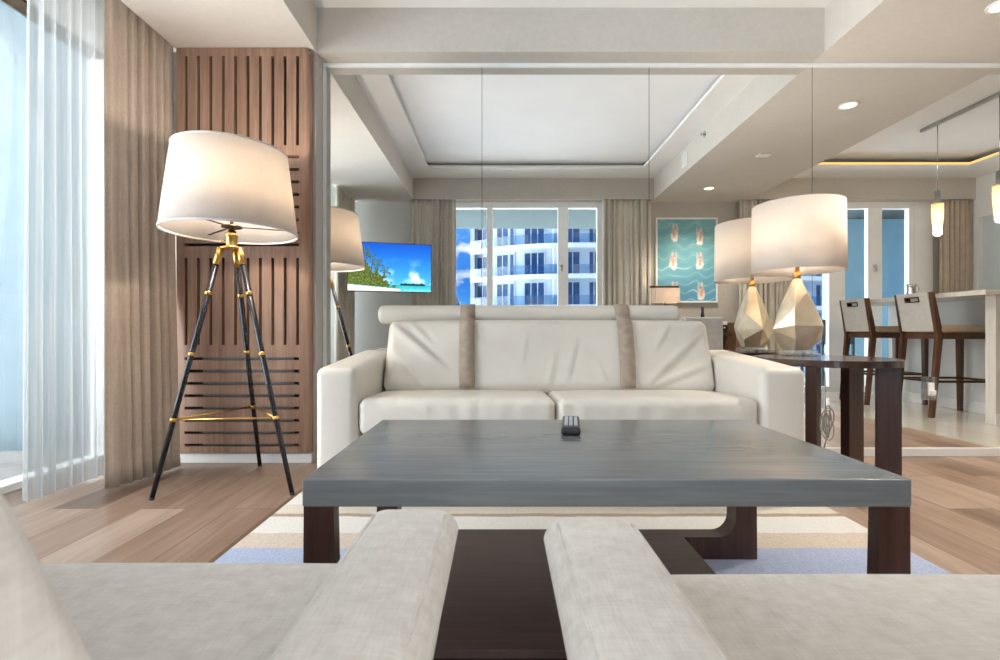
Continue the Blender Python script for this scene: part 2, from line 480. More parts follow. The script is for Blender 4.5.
MT['track'] = pm('satin_grey_track', (.66, .66, .66), (.72, .72, .72), 20, .35, .3)
MT['brass'] = pm('brushed_brass', (.80, .62, .34), (.87, .70, .42), 60, .28, 1.0)
MT['bronze'] = pm('dark_bronze', (.32, .24, .16), (.40, .30, .2), 40, .4, .9)
MT['navy'] = pm('blue_black_lacquer', (.09, .10, .125), (.12, .13, .155), 20, .25)
MT['champagne'] = pm('champagne_leaf', (.87, .80, .68), (.93, .87, .77), 14, .30, .6)
MT['acrylic'] = glass_mat('clear_acrylic', (.98, .985, .985), .26)
MT['mirror'] = pm('mirror_silver', (.94, .945, .94), (.945, .95, .945), 1, 0.0, 1.0)
MT['glass'] = glass_mat('window_glass', (.98, .99, .988), .03)
MT['black_plastic'] = pm('black_plastic', (.06, .06, .065), (.09, .09, .095), 30, .35)
MT['grey_button'] = pm('grey_rubber', (.62, .66, .68), (.72, .75, .77), 30, .6)
MT['chrome'] = pm('polished_steel', (.72, .72, .73), (.8, .8, .8), 20, .15, 1.0)
MT['white_plastic'] = pm('white_plastic', (.90, .90, .89), (.93, .93, .92), 20, .4)
MT['stool_fabric'] = weave_mat('grey_stool_cloth', (.74, .73, .71), (.80, .79, .77), 260, .9, .2, 14)
MT['seat_beige'] = weave_mat('beige_seat_cloth', (.68, .60, .50), (.74, .66, .56), 260, .9, .2, 14)
MT['chair_grey'] = weave_mat('grey_chair_cloth', (.60, .60, .60), (.66, .66, .66), 260, .9, .2, 14)
MT['teal_dark'] = pm('dark_teal_sling', (.10, .18, .22), (.14, .23, .27), 30, .6)
MT['cabinet_brown'] = wood_mat('brown_cabinet_wood', (.42, .29, .20), (.50, .36, .26), (.56, .42, .31), 'z', 7, .4)
MT['concrete'] = pm('balcony_concrete', (.47, .46, .445), (.53, .52, .505), 12, .85, bump=.1, bscale=80)
MT['stucco'] = pm('pale_blue_stucco', (.335, .40, .43), (.365, .43, .46), 6, .9, bump=.2, bscale=120)
MT['blue_paint'] = pm('blue_balcony_paint', (.55, .72, .78), (.59, .76, .82), 5, .85, bump=.15, bscale=90)
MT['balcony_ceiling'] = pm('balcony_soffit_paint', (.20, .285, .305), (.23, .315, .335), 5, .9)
MT['facade'] = pm('white_facade', (.75, .77, .78), (.78, .80, .81), .6, .8)
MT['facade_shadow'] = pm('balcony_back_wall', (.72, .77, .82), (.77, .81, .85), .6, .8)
MT['facade_glass'] = pm('blue_facade_glass', (.07, .20, .36), (.14, .32, .50), .45, .12, spec=.6)
MT['rail_glass'] = glass_mat('balustrade_glass', (.86, .93, .97), .10)
MT['floor'] = floor_mat(); MT['tile'] = tile_mat(); MT['rug'] = rug_mat()

# ------------------------------------------------------------------ room dimensions (metres; camera stands at x=0, y=0)
EYE = 0.75
YM = 2.90            # mirror plane
YB = -0.18           # window wall behind the camera
XL = -2.30           # sliding glass doors
XR = 5.80
HS = 2.37            # soffit
HT = 2.626           # tray shelf
HU = 2.69            # upper ceiling

# floor
b = MB(); b.box((XL, YB, -.10), (3.19, YM + .02, 0)); structure(b, 'floor', MT['floor'])
b = MB(); b.box((3.19, YB, -.10), (XR, YM + .02, 0)); structure(b, 'floor_kitchen', MT['tile'])

# soffits and tray ceilings
b = MB()
b.box((-1.854, YB - .1, HS), (-1.06, YM + .1, 2.9)); structure(b, 'ceiling_left', MT['soffit'])
b = MB(); b.box((-1.06, 2.776, HS), (1.877, YM + .1, 2.9)); structure(b, 'ceiling_front', MT['wallpaper'])
b = MB(); b.box((-1.06, YB - .1, HS), (1.877, -.05, 2.9)); structure(b, 'ceiling_rear', MT['wallpaper'])
b = MB(); b.box((1.877, YB - .1, HS), (3.07, YM + .1, 2.9)); structure(b, 'ceiling_right', MT['soffit'])
b = MB()
b.box((3.07, 2.776, HS), (XR + .1, YM + .1, 2.9)); b.box((3.07, YB - .1, HS), (XR + .1, -.05, 2.9))
structure(b, 'ceiling_kitchen_soffit', MT['soffit'])
def tray(name, x0, x1, y0, y1, wl, wr, wn, wf, lip=.03):
    b = MB()
    b.box((x0, y0, HT), (x0 + wl, y1, HT + lip)); b.box((x1 - wr, y0, HT), (x1, y1, HT + lip))
    b.box((x0 + wl, y0, HT), (x1 - wr, y0 + wn, HT + lip)); b.box((x0 + wl, y1 - wf, HT), (x1 - wr, y1, HT + lip))
    structure(b, 'trim_' + name, MT['white_paint'])
tray('1', -1.06, 1.877, -.05, 2.776, .235, .235, .36, .36)
tray('2', 3.07, XR, -.05, 2.776, .46, .53, .46, .46)
b = MB(); b.box((-1.06, -.05, HU), (1.877, 2.776, 2.9)); structure(b, 'ceiling_tray', MT['ceiling_paint'])
b = MB(); b.box((3.07, -.05, HU + .03), (XR + .1, 2.776, 2.9)); structure(b, 'ceiling_kitchen', MT['ceiling_paint'])
b = MB(); b.box((XL - .1, YB - .1, 2.62), (-1.854, YM + .1, 2.9)); structure(b, 'ceiling_pocket', MT['white_paint'])

# walls
b = MB(); b.box((-1.92, 2.776, 0), (-1.066, YM + .1, HS)); structure(b, 'wall_panel_side', MT['wallpaper'])
b = MB(); b.box((XL - .1, YM - .02, 0), (-1.92, YM + .1, 2.62)); structure(b, 'wall_corner', MT['wallpaper'])
b = MB(); b.box((-1.066, YM + .006, 0), (3.7, YM + .1, HS)); structure(b, 'wall_mirror', MT['dark_gap'])
b = MB(); b.box((3.7, YM, 0), (XR + .1, YM + .1, HS)); structure(b, 'wall_front', MT['wallpaper'])
b = MB()
b.box((XL - .1, YB - .1, 0), (-.9, YB, 2.62)); structure(b, 'wall_rear_left', MT['grey_wall'])
b = MB(); b.box((1.28, YB - .1, 0), (3.55, YB, HS)); structure(b, 'wall_rear', MT['wallpaper'])
b = MB(); b.box((5.165, YB - .1, 0), (5.39, YB, HS)); structure(b, 'trim_5', MT['frame'])
b = MB(); b.box((5.39, YB - .1, 0), (XR + .1, YB, HS)); structure(b, 'wall_rear_right', MT['wallpaper'])
b = MB()
b.box((XR, YB - .1, 0), (XR + .12, -.02, 2.9)); b.box((XR, -.02, 2.14), (XR + .12, .95, 2.9)); b.box((XR, .95, 0), (XR + .12, YM + .1, 2.9))
structure(b, 'wall_right', MT['white_paint'])
b = MB(); b.box((XR + .05, -.02, 0), (XR + .09, .95, 2.14)); structure(b, 'door_1', pm('pale_door_paint', (.78, .82, .83), (.81, .85, .86), 3, .35))
# low rail under the mirror, white strip round it, baseboard under the slatted panel, corner trim by the painting
b = MB(); b.box((-1.0655, YM - .012, 0), (3.7, YM + .005, .052), .003); structure(b, 'baseboard_mirror', MT['trim'])
b = MB(); b.box((-1.92, 2.748, 0), (-1.078, 2.775, .055), .003); structure(b, 'baseboard_left', MT['trim'])
b = MB()
b.box((-1.0655, YM - .014, HS - .019), (3.7, YM + .004, HS - .001), .002); b.box((-1.0655, YM - .014, .052), (-1.048, YM + .004, HS - .019), .002)
structure(b, 'trim_3', MT['trim'])
b = MB(); b.box((1.84, YB, 0), (1.87, YB + .015, HS), .003); structure(b, 'trim_4', MT['white_paint'])
b = MB(); b.box((1.28, YB, 0), (3.55, YB + .015, .10), .003); structure(b, 'baseboard_rear', MT['trim'])

# mirror wall: four tall panes
xs = [-1.047, -.109, .900, 1.885, 3.69]
ml = ['frameless mirror pane beside the slatted wood panel, tripod lamp mirrored in it', 'frameless mirror pane behind the first sofa strap, television wall mirrored',
      'frameless mirror pane behind the second sofa strap, blue painting mirrored', 'wide frameless mirror pane behind the side table, bar stools mirrored']
for i in range(4):
    b = MB(); b.box((xs[i] + .0015, YM - .001, .053), (xs[i + 1] - .0015, YM + .005, HS - .02))
    o = b.build('mirror_pane', MT['mirror'])
    tag(o, ml[i], 'mirror', 'mirror panes of the sofa wall')

# ------------------------------------------------------------------ windows
def frame_rect(b, x0, x1, z0, z1, y0, y1, w, wt=None):
    wt = wt or w
    b.box((x0, y0, z0), (x0 + w, y1, z1), .004); b.box((x1 - w, y0, z0), (x1, y1, z1), .004)
    b.box((x0 + w, y0, z0), (x1 - w, y1, z0 + w), .004); b.box((x0 + w, y0, z1 - wt), (x1 - w, y1, z1), .004)
def window_wall(name, x0, x1, splits, top):
    """splits: stile positions (lo, hi)"""
    r = bpy.data.objects.new(name, None); COL.objects.link(r); r.location = (0, YB - .05, 0); r['kind'] = 'structure'
    b = MB(); frame_rect(b, x0, x1, 0, HS, -.02, .05, .07, HS - top)
    for a, c in splits: b.box((a, -.015, .07), (c, .05, top), .004)
    b.build('window_frame', MT['frame'], r)
    ed = [x0 + .07] + [q for s in splits for q in s] + [x1 - .07]
    for i in range(0, len(ed), 2):
        b = MB(); b.box((ed[i] - .005, -.01, .06), (ed[i + 1] + .005, .0, top + .01)); b.build('pane', MT['glass'], r)
    return r
w1 = window_wall('window_1', -.9, 1.28, [(-.165, -.09), (.722, .85)], 2.295)
w2 = window_wall('window_2', 3.55, 5.165, [(4.10, 4.30), (4.585, 4.76)], 2.29)
for r, x in ((w1, .765), (w2, 4.66)):
    b = MB(); b.cyl((x, .05, 1.57), (x, .075, 1.57), .018); b.box((x - .012, .07, 1.50), (x + .012, .085, 1.585), .004); b.build('latch', MT['chrome'], r)
r = bpy.data.objects.new('window_3', None); COL.objects.link(r); r.location = (XL - .05, 0, 0); r['kind'] = 'structure'
b = MB()
b.box((-.05, YB, 0), (.05, YM - .02, .035), .004); b.box((-.05, YB, 2.36), (.05, YM - .02, 2.62), .004)
for y in (YB, .62, 1.62, 2.80): b.box((-.04, y, .035), (.04, y + .07, 2.345), .004)
b.build('window_frame', MT['frame'], r)
b = MB(); b.box((-.05, YB, 2.345), (.05, YM - .02, 2.3595)); b.build('door_track', MT['bronze'], r)
for y0, y1 in ((YB + .07, .62), (.69, 1.62), (1.69, 2.80)):
    b = MB(); b.box((-.006, y0 - .01, .03), (.006, y1 + .01, 2.35)); b.build('pane', MT['glass'], r)

# ------------------------------------------------------------------ curtains
def drape(name, mat, label, group, p0, p1, z0, z1, folds, amp, seed, flare=1.0, solid=.004, cat='curtain', lean=(0, 0), h=28):
    rnd = random.Random(seed)
    p0 = Vector(p0); p1 = Vector(p1); d = (p1 - p0); L = d.length; d.normalize(); n = Vector((-d.y, d.x))
    ph = [rnd.uniform(0, 6.28) for _ in range(6)]; c = (p0 + p1) / 2
    def fn(u, v):
        w = u + .018 * math.sin(2 * PI * u * 2.3 + ph[0]) + .012 * math.sin(2 * PI * u * 5.1 + ph[1]) + .010 * (1 - v) * math.sin(4 * v + ph[2] + 9 * u)
        a = amp * (0.75 + .35 * math.sin(7 * u + ph[3])) * (.72 + .28 * (1 - v))
        off = a * math.sin(2 * PI * folds * w) + .35 * a * math.sin(4 * PI * folds * w + ph[4] + 1.5 * (1 - v))
        s = (u - .5) * L * (1 + (flare - 1) * (1 - v) ** 1.4)
        k = (1 - v) ** 2
        q = c + d * s + n * off + Vector(lean) * k
        return (q.x - c.x, q.y - c.y, z0 + (z1 - z0) * v)
    b = MB(); b.grid(fn, int(folds * 14), h)
    o = b.build(name, mat, None, (c.x, c.y, 0), solid=solid)
    return tag(o, label, cat, group)
g1 = 'taupe and greige drapes'
drape('curtain', MT['drape'], 'full-length taupe drape in soft folds between the sheer and the slatted wood panel', g1, (-1.965, 2.385), (-1.90, 2.785), .012, 2.60, 7, .024, 3, 1.0, lean=(.13, -.14))
o = drape('sheer_curtain', MT['sheer'], 'white sheer voile curtain hanging by the glass door beside the taupe drape', None, (-2.07, 2.10), (-2.05, 2.49), .012, 2.60, 6, .028, 5, 1.1, solid=0)
drape('curtain', MT['drape_grey'], 'greige drape mirrored beside the television, at the window edge', g1, (-1.10, YB + .10), (-.54, YB + .10), .012, HS - .004, 9, .026, 11)
drape('curtain', MT['drape_grey'], 'greige drape mirrored between the wide window and the blue painting', g1, (1.25, YB + .10), (1.80, YB + .10), .012, HS - .004, 8, .030, 12, 1.0)
drape('curtain', MT['drape_grey'], 'dark greige drape mirrored behind the two lamp shades, at the balcony door', g1, (2.93, YB + .10), (3.62, YB + .10), .012, HS - .004, 11, .026, 13)
drape('curtain', MT['drape'], 'taupe drape mirrored behind the hanging pendant lamp', g1, (5.38, YB + .10), (5.77, YB + .10), .012, HS - .004, 6, .026, 14)
drape('curtain', MT['drape_grey'], 'greige drape mirrored in the corner behind the tripod lamp', g1, (-1.80, .50), (-1.80, -.07), .012, HS - .004, 9, .026, 15)
drape('sheer_curtain', MT['sheer'], 'strip of white sheer mirrored at the very edge of the mirror wall', None, (-1.90, .98), (-1.885, .53), .012, 2.60, 8, .016, 16, solid=0)

# ------------------------------------------------------------------ slatted wood panel
t = thing('slatted_panel', 'tall walnut slatted wall panel with vertical and horizontal slots behind the tripod lamp', 'wall panel', (-1.4675, 2.775, 0))
b = MB()
X0, X1 = -1.84 + 1.4675, -1.075 + 1.4675
fy, by = -.045, -.012
sl = [(-1.786 + 1.4675) + .0705 * i for i in range(10)]; hw = .0085
zt, zb = 2.366, .062
secs = [('v', 2.320, 1.812), ('h', 1.755, 1.238), ('v', 1.172, .676), ('h', .606, .098)]
sx0, sx1 = sl[0] - hw, sl[-1] + hw
b.box((X0, fy, zb), (sx0, by, zt)); b.box((sx1, fy, zb), (X1 - .03, by, zt))
# rounded right-hand edge
prof = [(X1 - .03, by), (X1 - .03, fy)] + [(X1 - .03 + .03 * math.sin(a * PI / 12), fy + .03 - .03 * math.cos(a * PI / 12)) for a in range(1, 7)] + [(X1, by)]
b.prism(prof, zb, zt - .03, 'z')
for i in range(6):
    z0 = zt - .03 + .03 * math.sin(i * PI / 12); z1 = zt - .03 + .03 * math.sin((i + 1) * PI / 12); w = .03 * math.cos((i + 1) * PI / 12)
    b.box((X1 - .03, fy + .008, z0), (X1 - .03 + w, by, z1))
prev = zt
for k, top, bot in secs:
    b.box((sx0, fy, top), (sx1, by, prev)); prev = bot
    if k == 'v':
        for i in range(9): b.box((sl[i] + hw, fy, bot), (sl[i + 1] - hw, by, top))
    else:
        n = 8; pitch = (top - bot - 2 * hw) / 7
        for i in range(7):
            zc = top - hw - pitch * i
            b.box((sx0, fy, zc - pitch + hw), (sx1, by, zc - hw))
b.box((sx0, fy, zb), (sx1, by, prev))
b.build('slat_face', MT['panel_wood'], t)
b = MB(); b.box((X0 + .01, by, zb + .01), (X1 - .01, 0, zt - .01)); b.build('dark_backing', MT['dark_gap'], t)
b = MB()
for i in range(26): b.box((sl[4] - .02, by - .012, 1.84 + i * .0115), (sl[6] + .02, by - .004, 1.845 + i * .0115))
b.build('air_grille', MT['bronze'], t)
b = MB()
for top, bot in ((.606, .098),):
    pitch = (top - bot - .017) / 7
    for i in range(8):
        z = top - .0085 - pitch * i
        b.box((sx0 + .09, by - .01, z - .007), (sx1 - .04, by - .001, z + .007))
b.build('inner_rail', pm('grey_metal_rail', (.38, .38, .39), (.44, .44, .45), 20, .4, .6), t)

# ------------------------------------------------------------------ tripod floor lamp
LX, LY = -1.288, 2.305
t = thing('floor_lamp', 'tripod floor lamp with white tapered drum shade, blue-black legs and brass fittings', 'lamp', (LX, LY, 0))
feet = [(-1.554 - LX, 2.143 - LY), (-.957 - LX, 2.209 - LY), (-1.345 - LX, 2.687 - LY)]
mid = []
for fx, fy_ in feet:
    d = math.hypot(fx, fy_); ux, uy = fx / d, fy_ / d
    top = Vector((ux * .046, uy * .046, 1.150)); foot = Vector((fx, fy_, .008))
    P = lambda s: foot + (top - foot) * s
    b = MB(); b.cyl(foot, P(.93), .0105, .0135, 14)
    leg = b.build('leg', MT['navy'], t)
    b = MB(); b.cyl(P(.93), P(1.0), .0148, .0155, 14); b.build('brass_collar', MT['brass'], leg)
    for s in (.81, .56, .30):
        b = MB(); b.cyl(P(s - .007), P(s + .007), .0148, .0150, 14); b.build('brass_band', MT['brass'], leg)
    b = MB(); b.cyl(P(-.006), P(.004), .011, .011, 12); b.build('foot_tip', MT['black_plastic'], leg)
    mid.append(P(.30))
b = MB()
for i in range(3): b.cyl(mid[i], mid[(i + 1) % 3], .0045, None, 8)
b.build('brace', MT['brass'], t)
b = MB()
b.lathe([(0, 1.148), (.050, 1.148), (.050, 1.156), (.026, 1.158), (.025, 1.165), (.025, 1.205), (.029, 1.208), (.029, 1.217), (.019, 1.228), (.014, 1.24), (0, 1.24)], seg=24)
b.cyl((-.045, -.02, 1.185), (-.02, -.01, 1.185), .005); b.build('socket_head', MT['brass'], t)
b = MB(); b.cyl((0, 0, 1.235), (0, 0, 1.31), .008, None, 10)
for k in range(3):
    a = k * 2 * PI / 3 + .35
    b.box((0, -.005, 1.252), (.285, .005, 1.256), rot=Matrix.Rotation(a, 3, 'Z'), piv=(0, 0, 0))
b.cyl((0, 0, 1.250), (0, 0, 1.258), .045, .045, 24)
b.build('shade_carrier', MT['bronze'], t)
b = MB(); b.lathe([(.294, 1.224), (.247, 1.612), (.243, 1.612), (.290, 1.224)], seg=72, close=True)
sh = b.build('lamp_shade', MT['shade'], t)
b = MB(); b.lathe([(.2955, 1.222), (.2955, 1.230), (.288, 1.230), (.288, 1.222)], seg=72, close=True)
b.build('hem', MT['hem'], sh)
b = MB(); b.lathe([(.2485, 1.606), (.2485, 1.614), (.2415, 1.614), (.2415, 1.606)], seg=72, close=True)
b.build('hem', MT['hem'], sh)
b = MB(); b.lathe([(0, 1.31), (.012, 1.315), (.016, 1.34), (.03, 1.375), (.028, 1.40), (.014, 1.42), (0, 1.424)], seg=20)
b.build('bulb', emit_mat('warm_bulb', (1, .86, .68), 12), t)
def point(name, loc, power, col=(1, .89, .77), r=.04):
    l = bpy.data.lights.new(name, 'POINT'); l.energy = power; l.color = col; l.shadow_soft_size = r
    o = bpy.data.objects.new(name, l); COL.objects.link(o); o.location = loc; return o
LAMPS = []
LAMPS.append(point('floor_lamp_light', (LX + .07, LY - .05, 1.46), 9.5, r=.03))

# ------------------------------------------------------------------ sofa
SX = .257
t = thing('sofa', 'cream leather sofa with headrest bolster and taupe straps against the mirror wall', 'sofa', (SX, 2.05, 0))
for s in (-1, 1):
    b = MB()
    def xf(p):
        k = max(0, p.y) / .73
        z = p.z + (.055 * k if p.z > .3 else 0)
        return Vector((p.x, p.y, z))
    xa, xb = (-1.047, -.872) if s < 0 else (.862, 1.055)
    b.rbox((xa, 0, .03), (xb, .735, .594), .032, .06, puff=(.004, .006, .004), xf=xf)
    b.build('arm', MT['leather'], t)
b = MB(); b.box((-.87, .06, .05), (.86, .735, .30), .015); b.build('base', MT['leather'], t)
b = MB(); b.box((-.855, .56, .30), (.85, .735, .79), .03, 3); b.build('back_frame', MT['leather'], t)
def seat_disp(seed):
    def f(u, n):
        e = max(0, -n.y) if n.y < 0 else 0
        fr = max(0, min(1, (-u.y - .55) / .45))
        w = noise.noise(Vector((u.x * 9 + seed, u.y * 1.5, u.z * 1.2))) * .55 + noise.noise(Vector((u.x * 22 + u.z * 4 + seed, u.z * 2, 3.1))) * .35 + noise.noise(Vector((u.x * 45 + u.z * 9, seed, u.y * 3))) * .28
        return Vector((0, -w * .010 * e, w * .009 * fr * max(0, n.z)))
    return f
def seat_xf(p):
    # tips back a little
    return Vector((p.x, p.y, p.z - .02 * (p.y - .02) / .5))
for i, (xa, xb) in enumerate(((-.868, -.018), (-.012, .858))):
    b = MB(); b.rbox((xa, .005, .302), (xb, .50, .462), .035, .018, puff=(.002, .012, .012), disp=seat_disp(i * 7.7), xf=seat_xf)
    b.build('seat_cushion', MT['leather'], t)
# back cushion: (u along x, w up) folds given as creases
CR = [(-.98, .95, -.62, -.35, .012, .055), (-.86, .98, -.70, .25, .007, .04), (-.55, .95, -.50, .2, .006, .035), (-.42, .9, -.40, .35, .004, .03),
      (.05, .0, .0, -.95, .005, .04), (.18, .35, .10, -.9, .005, .035), (.30, -.2, .36, -.95, .004, .03), (-.12, .6, -.16, -.3, .004, .035),
      (.98, .66, .56, -.97, .010, .05), (.96, -.35, .58, -1.0, .008, .045), (.76, .80, .64, .0, .006, .04), (.60, .9, .55, .1, .004, .04), (.99, .95, .80, .2, .005, .04), (-.75, -.95, -.97, .1, .006, .05)]
def back_disp(u, n):
    if n.y > -.2: return Vector((0, 0, 0))
    d = 0
    for a0, b0, a1, b1, amp, w in CR:
        ax, az = a0 * .865, b0 * .19; bx, bz = a1 * .865, b1 * .19; px, pz = u.x * .865, u.z * .19
        vx, vz = bx - ax, bz - az; L2 = vx * vx + vz * vz
        k = max(0, min(1, ((px - ax) * vx + (pz - az) * vz) / L2))
        qx, qz = ax + vx * k, az + vz * k
        s = ((px - qx) * vz - (pz - qz) * vx) / math.sqrt(L2)
        dd = math.hypot(px - qx, pz - qz); fade = math.sin(PI * (.08 + .84 * k))
        d += amp * fade * math.exp(-(dd / (w * .55)) ** 2) * (1 if s > 0 else -.6) * min(1, abs(s) / .008)
    d += .004 * noise.noise(Vector((u.x * 5, u.z * 2, .5)))
    return Vector((0, -1.7 * d * (-n.y), 0))
ANG = math.radians(-17)
Rb = Matrix.Rotation(ANG, 3, 'X'); pv = Vector((0, .40, .445))
def back_xf(p):
    # narrower toward the top corners, then lean back
    k = (p.z - .445) / .38
    q = Vector((p.x * (1 - .012 * max(0, k)) , p.y, p.z))
    return Rb @ (q - pv) + pv
b = MB(); b.rbox((-.864, .40, .447), (.862, .535, .838), .045, .014, puff=(.0, .022, .006), disp=back_disp, xf=back_xf)
b.build('back_cushion', MT['leather'], t)
# bolster resting on the back
bx0, bx1, bcy, bcz, br = -.937, .747, .665, .8475, .0545
b = MB()
pr = [(0.0, 0.0), (br * .7, 0.0), (br * .93, .008), (br, .03)]
L = bx1 - bx0
prof = pr + [(br, .03 + (L - .06) * i / 20) for i in range(1, 20)] + [(r_, L - z_) for r_, z_ in reversed(pr)]
seg = 28; rings = []
for r_, h_ in prof:
    rings.append([b.bm.verts.new((bx0 + h_, bcy + r_ * math.cos(2 * PI * i / seg), bcz + r_ * .97 * math.sin(2 * PI * i / seg))) for i in range(seg)] if r_ > 0 else [b.bm.verts.new((bx0 + h_, bcy, bcz))])
for A, Bq in zip(rings, rings[1:]):
    for i in range(seg):
        j = (i + 1) % seg
        q = (A[0], Bq[i], Bq[j]) if len(A) == 1 else ((A[i], A[j], Bq[0]) if len(Bq) == 1 else (A[i], A[j], Bq[j], Bq[i]))
        f = b.bm.faces.new(q); f.smooth = True
b.build('headrest_bolster', MT['leather'], t)
for xa, xc_, xb in ((-.437, -.432, -.424), (.42, .402, .395)):
    pts = []
    for i in range(13):
        a = math.radians(10 + 185 * i / 12)
        pts.append((xa, bcy + (br + .001) * math.cos(a), bcz + (br + .001) * math.sin(a)))
    fr = []
    for i in range(13):
        zz = .812 - (.812 - .462) * i / 12
        k = 1 - ((zz - .6425) / .1955) ** 2
        yy = .40 - .022 * max(0, k) ** .7 - .0075
        q = Rb @ (Vector((0, yy, zz)) - pv) + pv
        fr.append((xc_ + (xb - xc_) * i / 12, q.y, q.z))
    b = MB(); b.ribbon(pts + fr, .080, -.004); b.build('strap', MT['strap'], t)

# ------------------------------------------------------------------ coffee table
CX, CY = .2175, 1.3075
t = thing('coffee_table', 'large low coffee table with grey lacquered top on dark wood base in front of sofa', 'table', (CX, CY, .01))
b = MB(); b.rbox((-.62, -.3325, .384), (.62, .3325, .441), .004, .2); b.build('tabletop', MT['grey_wood'], t)
def u_frame(y0, y1):
    """a leg at either side joined by a foot beam with a rounded inner corner"""
    pts = []
    o_t, o_b, i_t, i_b = .617, .62, .556, .550; hb = .072; rad = .055
    pts += [(-o_t, .384), (-o_b, 0), (o_b, 0), (o_t, .384), (i_t, .384)]
    pts += [(i_b - rad + rad * math.cos(a * PI / 16), hb + rad - rad * math.sin(a * PI / 16)) for a in range(9)]
    pts += [(-i_b + rad - rad * math.sin(a * PI / 16), hb + rad - rad * math.cos(a * PI / 16)) for a in range(9)]
    pts += [(-i_t, .384)]
    return pts
for nm, y0, y1 in (('front', -.331, -.300), ('rear', .255, .318)):
    b = MB(); b.prism(u_frame(0, 0), y0, y1, 'y'); b.build('leg_frame', MT['dark_wood'], t)
b = MB(); b.box((-.3625, -.330, .073), (.3625, .25, .093), .003); b.build('low_shelf', MT['dark_wood_h'], t)

# remote control
t = thing('remote_control', 'dark remote control with pale buttons lying on the grey coffee table', 'remote control', (.219, 1.485, .4505), math.radians(-8.5))
b = MB(); b.rbox((-.028, -.105, 0), (.028, .105, .023), .008, .03); b.build('body', MT['black_plastic'], t)
b = MB()
for r_ in range(8):
    for c_ in range(3):
        b.rbox((-.019 + c_ * .0145, -.065 + r_ * .019, .0215), (-.009 + c_ * .0145, -.054 + r_ * .019, .0255), .0012, .01)
b.build('keypad', MT['grey_button'], t)
b = MB(); b.cyl((0, -.082, .021), (0, -.082, .0235), .007, None, 16); b.build('power_button', pm('dark_button', (.2, .22, .25), (.25, .27, .3), 20, .5), t)

# rug
b = MB(); b.rbox((-1.155, -.85, .0005), (1.155, .85, .009), .003, .2)
for v in b.bm.verts: v.co.y += 1.45
o = b.build('rug', MT['rug'], None, (.232, 0, 0)); o.rotation_euler = (0, 0, 0)
tag(o, 'striped white, beige and blue area rug under the coffee table', 'rug')

# ------------------------------------------------------------------ two linen armchairs in front of the camera
def armchair(name, label, x_in, y_shift, side):
    """x_in: inner edge of the seat beside the aisle; side -1 = chair to the left"""
    t = thing(name, label, 'armchair', (0, y_shift, 0), 0, 'linen armchairs facing the sofa')
    s = side
    def bx(xa, xb): return (min(s * xa, s * xb), max(s * xa, s * xb))
    W = .56
    for (xa, xb) in ((.057, .187), (.178 + W, .305 + W)):
        x0, x1 = bx(xa, xb); xc = (x0 + x1) / 2
        b = MB()
        def xf(p):
            # the pad is widest near its top and narrows downward
            k = max(0, .478 - p.z) * .42
            return Vector((p.x + (k if p.x < xc else -k), p.y - .25 * max(0, .44 - p.z) * max(0, (p.y - .4) / .3), p.z))
        b.rbox((x0, .06, .375), (x1, .690, .503), .030, .03, puff=(.002, .008, .005), xf=xf); a = b.build('arm', MT['linen'], t)
        b = MB()
        for xe in (x0 + .017, x1 - .017):
            b.tube([(xe, .10 + .55 * i / 10, .5015) for i in range(11)], .0022, 8)
        b.build('piping', MT['linen'], a)
    x0, x1 = bx(.182, .178 + W)
    b = MB(); b.rbox((x0, .24, .315), (x1, .700, .420), .022, .03, puff=(0, .004, .008)); b.build('seat_cushion', MT['linen'], t)
    b = MB(); b.rbox((x0 + .01, .05, .22), (x1 - .01, .66, .315), .012, .1); b.build('base', MT['linen'], t)
    ang = math.radians(24); R = Matrix.Rotation(ang, 3, 'X'); p = Vector((0, .29, .42))
    def bxf(q): return R @ (q - p) + p
    b = MB(); xa_, xb_ = (x0, x1 + .010) if s < 0 else (x0 - .008, x1)
    b = MB(); b.rbox((xa_, .17, .505), (xb_, .295, .80), .016, .03, puff=(0, .012, .006), xf=bxf); b.build('backrest', MT['linen'], t)
    for lx in (x0 + .05, x1 - .05):
        for ly in (.14, .54):
            b = MB(); b.hexa([(lx - .016, ly - .016, 0), (lx + .016, ly - .016, 0), (lx + .016, ly + .016, 0), (lx - .016, ly + .016, 0),
                              (lx - .022, ly - .022, .222), (lx + .022, ly - .022, .222), (lx + .022, ly + .022, .222), (lx - .022, ly + .022, .222)])
            b.build('leg', MT['dark_wood'], t)
    return t
armchair('armchair', 'oatmeal linen armchair with its backrest showing, on the window side of the aisle', 0, 0, -1)
armchair('armchair', 'oatmeal linen armchair on the kitchen side of the aisle, only seat and arm showing', 0, -.032, 1)

# ------------------------------------------------------------------ side table, lamp, cord, outlet
TX, TY, TR = 1.645, 2.45, .323
t = thing('side_table', 'round dark wood side table with slab legs between sofa and mirror', 'table', (TX, TY, 0))
b = MB(); b.lathe([(0, .588), (TR - .003, .588), (TR, .591), (TR, .617), (TR - .003, .62), (0, .62)], seg=96, smooth=False)
b.build('tabletop', pm('satin_dark_top', (.20, .13, .11), (.26, .18, .155), 8, .14, stretch=(1, 6, 1), coat=.3), t)
for ang in (-32, 24, -132, 150):
    a = math.radians(ang); R = Matrix.Rotation(a, 3, 'Z')
    r0 = .215 if ang == -32 else .185
    b = MB(); b.box((r0, -.0225, 0), (.312, .0225, .588), .003, rot=R, piv=(0, 0, 0)); b.build('leg', MT['dark_wood'], t)
t = thing('table_lamp', 'faceted champagne table lamp with white drum shade on the dark side table', 'lamp', (1.648, 2.662, .6205))
b = MB()
for k in range(4):
    a = k * PI / 2 + .5
    b.box((.022, -.034, 0), (.095, .034, .032), .004, rot=Matrix.Rotation(a, 3, 'Z'), piv=(0, 0, 0))
b.build('acrylic_base', MT['acrylic'], t)
